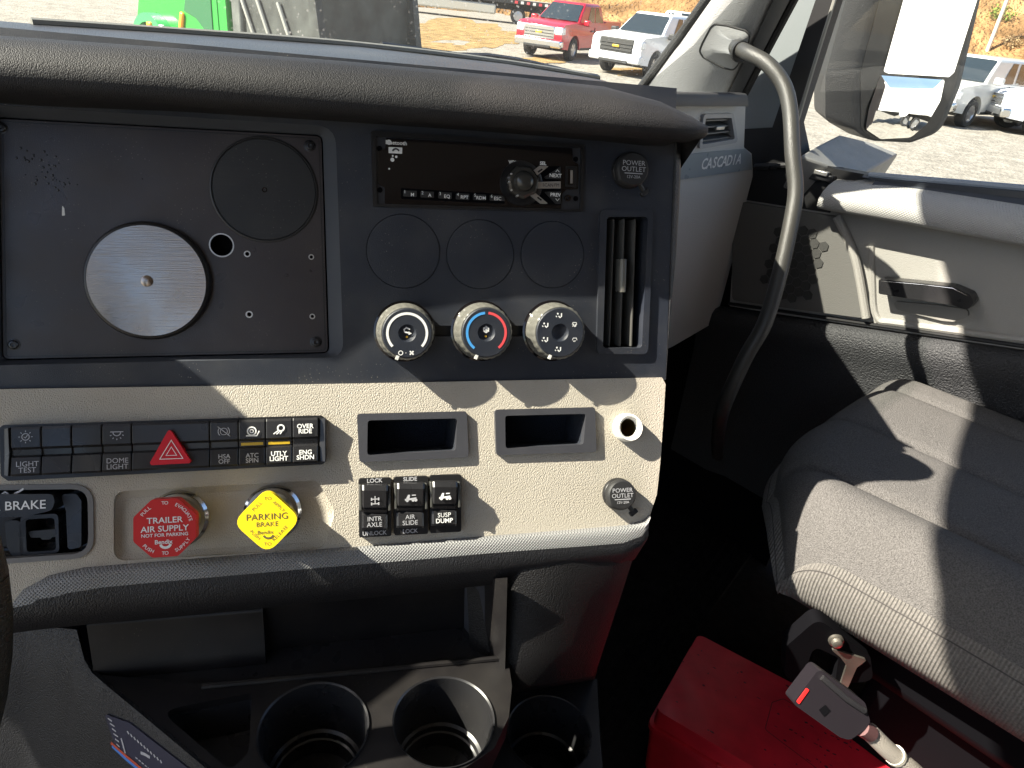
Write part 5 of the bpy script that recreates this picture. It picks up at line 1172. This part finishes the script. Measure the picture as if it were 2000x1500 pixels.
for s_ in (-1, 1):
    arch = [(1.48+.60*math.cos(R(a)), .55+.66*math.sin(R(a))) for a in range(0, 181, 12)]; arch2 = [(1.48+.50*math.cos(R(a)), .52+.55*math.sin(R(a))) for a in range(180, -1, -12)]
    gpz('fender', MB().plate([V(p) for p in arch+arch2], (), -.16, .16, back=True), mat('fendergreen', (.05, .40, .12), .35), Matrix.Translation((0, s_*1.0, 0)) @ X90, bev=.03)
    gpz('marker_lamp', MB().box(1.30, 1.44, -.05, .05, -.06, .06), 'orangelens', Matrix.Translation((0, s_*1.15, 1.02)), bev=.03)
    gpz('side_lamp', MB().box(.50, .60, -.03, .03, -.16, .16), 'orangelens', Matrix.Translation((0, s_*1.07, .98)) @ Matrix.Rotation(R(-20), 4, 'Y'), bev=.03)
    gpz('headlamp', MB().box(1.0, 1.2, -.04, .04, -.07, .07), 'headlight', Matrix.Translation((0, s_*1.12, 1.0)), bev=.03)
    gpz('door_window', MB().plate([V(p) for p in [(.42, 1.35), (.10, 1.28), (-.35, .98), (-.40, 2.4), (.0, 2.4)]], (), -.01, .01, back=True), mat('greenglass', (.03, .14, .06), .15), Matrix.Translation((0, s_*1.055, 0)) @ X90)
    gpz('door_seam', MB().box(-.53, -.515, -.012, .012, .75, 2.7), grn2, Matrix.Translation((0, s_*1.05, 0)))
    gpz('step_plate', MB().box(-.45, -.2, -.03, .03, .74, .82), 'chromebump', Matrix.Translation((0, s_*1.07, 0)))
    gpz('fuel_tank', MB().lathe([(.30, -.75), (.32, -.72), (.32, .3), (.30, .33)], 24), 'chromebump', Matrix.Translation((-.75, s_*.85, .62)) @ Matrix.Rotation(R(90), 4, 'Y'))
    for x in (1.48, -2.3, -3.6): wheel(gt_, GM @ Matrix.Translation((x, s_*.95, .52)), .52, .3)
gpz('bumper', MB().box(2.0, 2.3, -1.0, 1.0, .50, .95), 'chromebump', bev=.06)
gpz('rear_frame', MB().box(-4.2, -.7, -.45, .45, .80, 1.05), 'darktrim')
gpz('deck_fairing', MB().box(-1.05, -.80, -1.0, 1.0, .72, 2.8), mat('fairing', (.12, .13, .12), .5, var=.3, varscale=4), bev=.04)
mat('deckgrey', (.05, .055, .05), .6, var=.5, varscale=3)
gpz('equipment_box', MB().box(-2.75, -1.15, -1.0, 1.0, .62, 2.5), 'deckgrey', bev=.05)
for x in (-1.35, -1.75, -2.25): gpz('deck_rail', MB().tube([(x, -1.04, .6), (x-.12, -1.04, 1.1), (x+.2, -1.04, 1.7)], .03, 8), mat('railgrey', (.3, .3, .27), .5))
for x in (-1.35, -1.75, -2.25): gpz('deck_rail', MB().tube([(x, 1.04, .6), (x-.12, 1.04, 1.1), (x+.2, 1.04, 1.7)], .03, 8), MATS['railgrey'])
gpz('rear_leg', MB().plate([V(p) for p in [(-2.72, 2.5), (-2.95, 1.3), (-3.2, .3), (-2.7, .3)]], [[V(p) for p in [(-2.95, 1.05), (-2.82, 1.05), (-2.86, .62), (-2.98, .7)]]], -1.02, -.9, back=True), 'deckgrey', X90)
gpz('rear_leg', MB().plate([V(p) for p in [(-2.72, 2.5), (-2.95, 1.3), (-3.2, .3), (-2.7, .3)]], [[V(p) for p in [(-2.95, 1.05), (-2.82, 1.05), (-2.86, .62), (-2.98, .7)]]], .9, 1.02, back=True), 'deckgrey', X90)
# ---------------------------------------------------------------- trailers far back
def trailer(label, c, yaw, L_=13, deck=1.25, m='darktrim', stripe=False, grp='flatbed trailers at the back of the yard'):
    t = thing('flatbed_trailer', label, 'trailer', tuple(c), grp); M = Matrix.Translation(c) @ Matrix.Rotation(yaw, 4, 'Z')
    part('deck', MB().box(-L_/2, L_/2, -1.2, 1.2, deck, deck+.22), mat('deckwood', (.25, .22, .19), .8), t, M, bev=.02)
    part('side_rail', MB().box(-L_/2, L_/2, -1.26, -1.21, deck-.05, deck+.2), m, t, M); part('side_rail', MB().box(-L_/2, L_/2, 1.21, 1.26, deck-.05, deck+.2), m, t, M)
    part('frame', MB().box(-L_/2, L_/2, -.4, .4, deck-.45, deck), 'darktrim', t, M)
    for x in (-L_/2+1.2, -L_/2+2.5, L_/2-1.2, L_/2-2.5):
        for s_ in (-1, 1): wheel(t, M @ Matrix.Translation((x, s_*1.0, .5)), .5, .4)
    for k in range(7):
        part('reflector', MB().box(-L_/2+.2+k*.4, -L_/2+.4+k*.4, -1.29, -1.265, deck-.02, deck+.14), 'redink' if k % 2 == 0 else 'white', t, M)
        part('reflector', MB().box(-L_/2+.2+k*.4, -L_/2+.4+k*.4, 1.265, 1.29, deck-.02, deck+.14), 'redink' if k % 2 == 0 else 'white', t, M)
    part('tool_tank', MB().box(-2.5, 2.8, -1.22, -.7, .45, 1.05), mat('tank', (.5, .48, .42), .4), t, M, bev=.1); part('tool_tank', MB().box(-2.5, 2.8, .7, 1.22, .45, 1.05), MATS['tank'], t, M, bev=.1)
    return t
c = hitz(895, 33, GZ); trailer('long flatbed trailer with red and white stripes behind dry grass', c, math.atan2(-rw.y, -rw.x)+R(4))
c = gpos(1205, 85); gt2 = thing('green_loader', 'small green machine far behind the red pickup', 'machine', tuple(c)); M = Matrix.Translation(c) @ Matrix.Rotation(math.atan2(-rw.y, -rw.x), 4, 'Z')
part('body', MB().plate([V(p) for p in [(-3, .7), (3, .7), (3.2, 1.6), (2, 2.4), (.5, 2.6), (.3, 3.4), (-1.6, 3.4), (-1.8, 2.2), (-3.2, 2.0)]], (), -1.2, 1.2, back=True), grn, gt2, M @ X90, bev=.1)
for x in (-2, 2):
    for s_ in (-1, 1): wheel(gt2, M @ Matrix.Translation((x, s_*1.2, .7)), .7, .5)
# white box trailer standing behind, seen in the mirrors
md = (V((.10, -1, 0))).normalized(); wc_ = V((mpos.x, mpos.y, 0))+md*12; wc_.z = GZ
wt = thing('box_trailer', 'white box trailer reflected in the side mirror', 'trailer', tuple(wc_)); M = Matrix.Translation(wc_) @ Matrix.Rotation(R(8), 4, 'Z')
part('box', MB().box(-4.6, 7, -1.25, 1.25, 1.25, 4.1), mat('trailerwhite', (.8, .8, .78), .4), wt, M, bev=.03)
part('frame', MB().box(-4.2, 7, -.5, .5, .85, 1.24), 'darktrim', wt, M)
for x in (.6, 1.9):
    for s_ in (-1, 1): wheel(wt, M @ Matrix.Translation((x, s_*1.0, .5)), .5, .4)
for x in (-4.5, -4.2): part('post', MB().box(x, x+.08, 1.26, 1.30, 1.2, 4.1), 'steel', wt, M)
# ---------------------------------------------------------------- hillside
mat('hillside', (.27, .155, .07), .95, spec=.05, var=.5, varscale=.35, bump=('fine', 3, .4))
rows = []; random.seed(3)
for j in range(13):
    row = []
    for i in range(70):
        a = -10+i*1.15; dist = 62+j*3.6+4*math.sin(i*.23); th = YAW+R(a)
        z = GZ-.3+max(0, j-.4)**1.15*1.35+ (.5*math.sin(i*.7+j)+.35*math.sin(i*1.9+j*2.1)+random.uniform(-.3, .3))*(j > 0)
        row.append((math.sin(th)*dist, math.cos(th)*dist, z))
    rows.append(row)
hill = MB().loft(rows, False)
hp_ = [r for r in rows]
struct('hillside', hill, 'hillside', smooth=60)
mat('bushgreen', (.16, .22, .05), .9, spec=.1, var=.4, varscale=3); mat('bushbrown', (.24, .17, .09), .9, spec=.1, var=.4, varscale=3)
def bush(c, s, m, label, nm='shrub'):
    t = thing(nm, label, 'shrub', tuple(c), 'shrubs on the hillside'); mb = MB()
    for k in range(260):
        d = V((random.gauss(0, 1), random.gauss(0, 1), random.gauss(0, 1))); d.normalize(); d *= random.random()**.45
        p = V((d.x*s, d.y*s, (d.z*.5+.5)*s*1.1)); n1 = V((random.uniform(-1, 1), random.uniform(-1, 1), random.uniform(-1, 1)))*s*.13; n2 = V((random.uniform(-1, 1), random.uniform(-1, 1), random.uniform(-1, 1)))*s*.13
        mb.add([p, p+n1, p+n1+n2, p+n2], [(0, 1, 2, 3)])
    part('foliage', mb, m, t, Matrix.Translation(c), smooth=0)
    part('stem', MB().tube([(0, 0, -.3), (0, 0, s*.6)], .05*s, 6), mat('bark', (.12, .08, .05), .9), t, Matrix.Translation(c))
def onhill(px_, j):
    d = ray(px_, -30+.12*(px_-1000)); a = math.degrees(math.atan2(d.x, d.y))-46; i = int(round((a+10)/1.15)); i = max(0, min(69, i)); return V(rows[j][i])
for k, (x, j, s, g_) in enumerate([(1655, 5, 1.6, 1), (1665, 8, 2.2, 1), (1640, 7, 1.6, 1), (1668, 3, 1.2, 0), (1925, 3, 1.1, 1), (1960, 4, 1.3, 1), (1990, 5, 1.4, 1), (1940, 7, 2.2, 0), (1970, 8, 2.4, 0), (1910, 8, 2.2, 0), (1995, 8, 2.3, 0), (1985, 2, .9, 0), (1630, 10, 2.6, 0), (1950, 10, 2.6, 0)]):
    lab = ['green shrub high on the hillside left of the mirror', 'large green shrub at the top left of the mirror', 'green shrub against the window frame on the slope', 'dry brown tuft at the foot of the slope by the mirror', 'small green shrub low on the slope right of mirror', 'green shrub midway up the slope at right', 'green shrub on the slope at the right edge', 'dry brown brush high on the slope at right', 'dry brown brush above the green shrubs at right', 'dry brown brush close to the mirror top right', 'dry brown brush at the top right corner', 'low dry tuft above the dark car', 'dry brush at the top of the slope left of mirror', 'dry brush on the crest at right'][k]
    bush(onhill(x, j), s, 'bushgreen' if g_ else 'bushbrown', lab)
pp = onhill(1955, 2); up_ = thing('utility_pole', 'thin pale utility pole on the hillside', 'pole', tuple(pp)); part('shaft', MB().tube([pp+V((0, 0, -.5)), pp+V((0, 0, 12))], lambda t: .16-.05*t, 10), mat('polewood', (.5, .45, .38), .9), up_)
part('cross_arm', MB().box(-1.1, 1.1, -.06, .06, 10.8, 10.95), MATS['polewood'], up_, Matrix.Translation(pp))
# ---------------------------------------------------------------- wiper resting at the base of the windshield
wp = thing('wiper', 'black windshield wiper resting along the base of the glass', 'wiper', tuple(hity(1000, 128, 1.0)))
w0, w1 = hity(745, 90, .99), hity(1166, 152, .90)
part('blade', MB().tube([w0, w0.lerp(w1, .5)+V((0, .01, .001)), w1], .006, 8, sub=4), 'black', wp)
part('arm', MB().tube([w0+V((0, .03, -.03)), w0.lerp(w1, .5)+V((0, .03, .004)), w1+V((0, .02, -.005))], .008, 8, sub=4), 'black', wp)
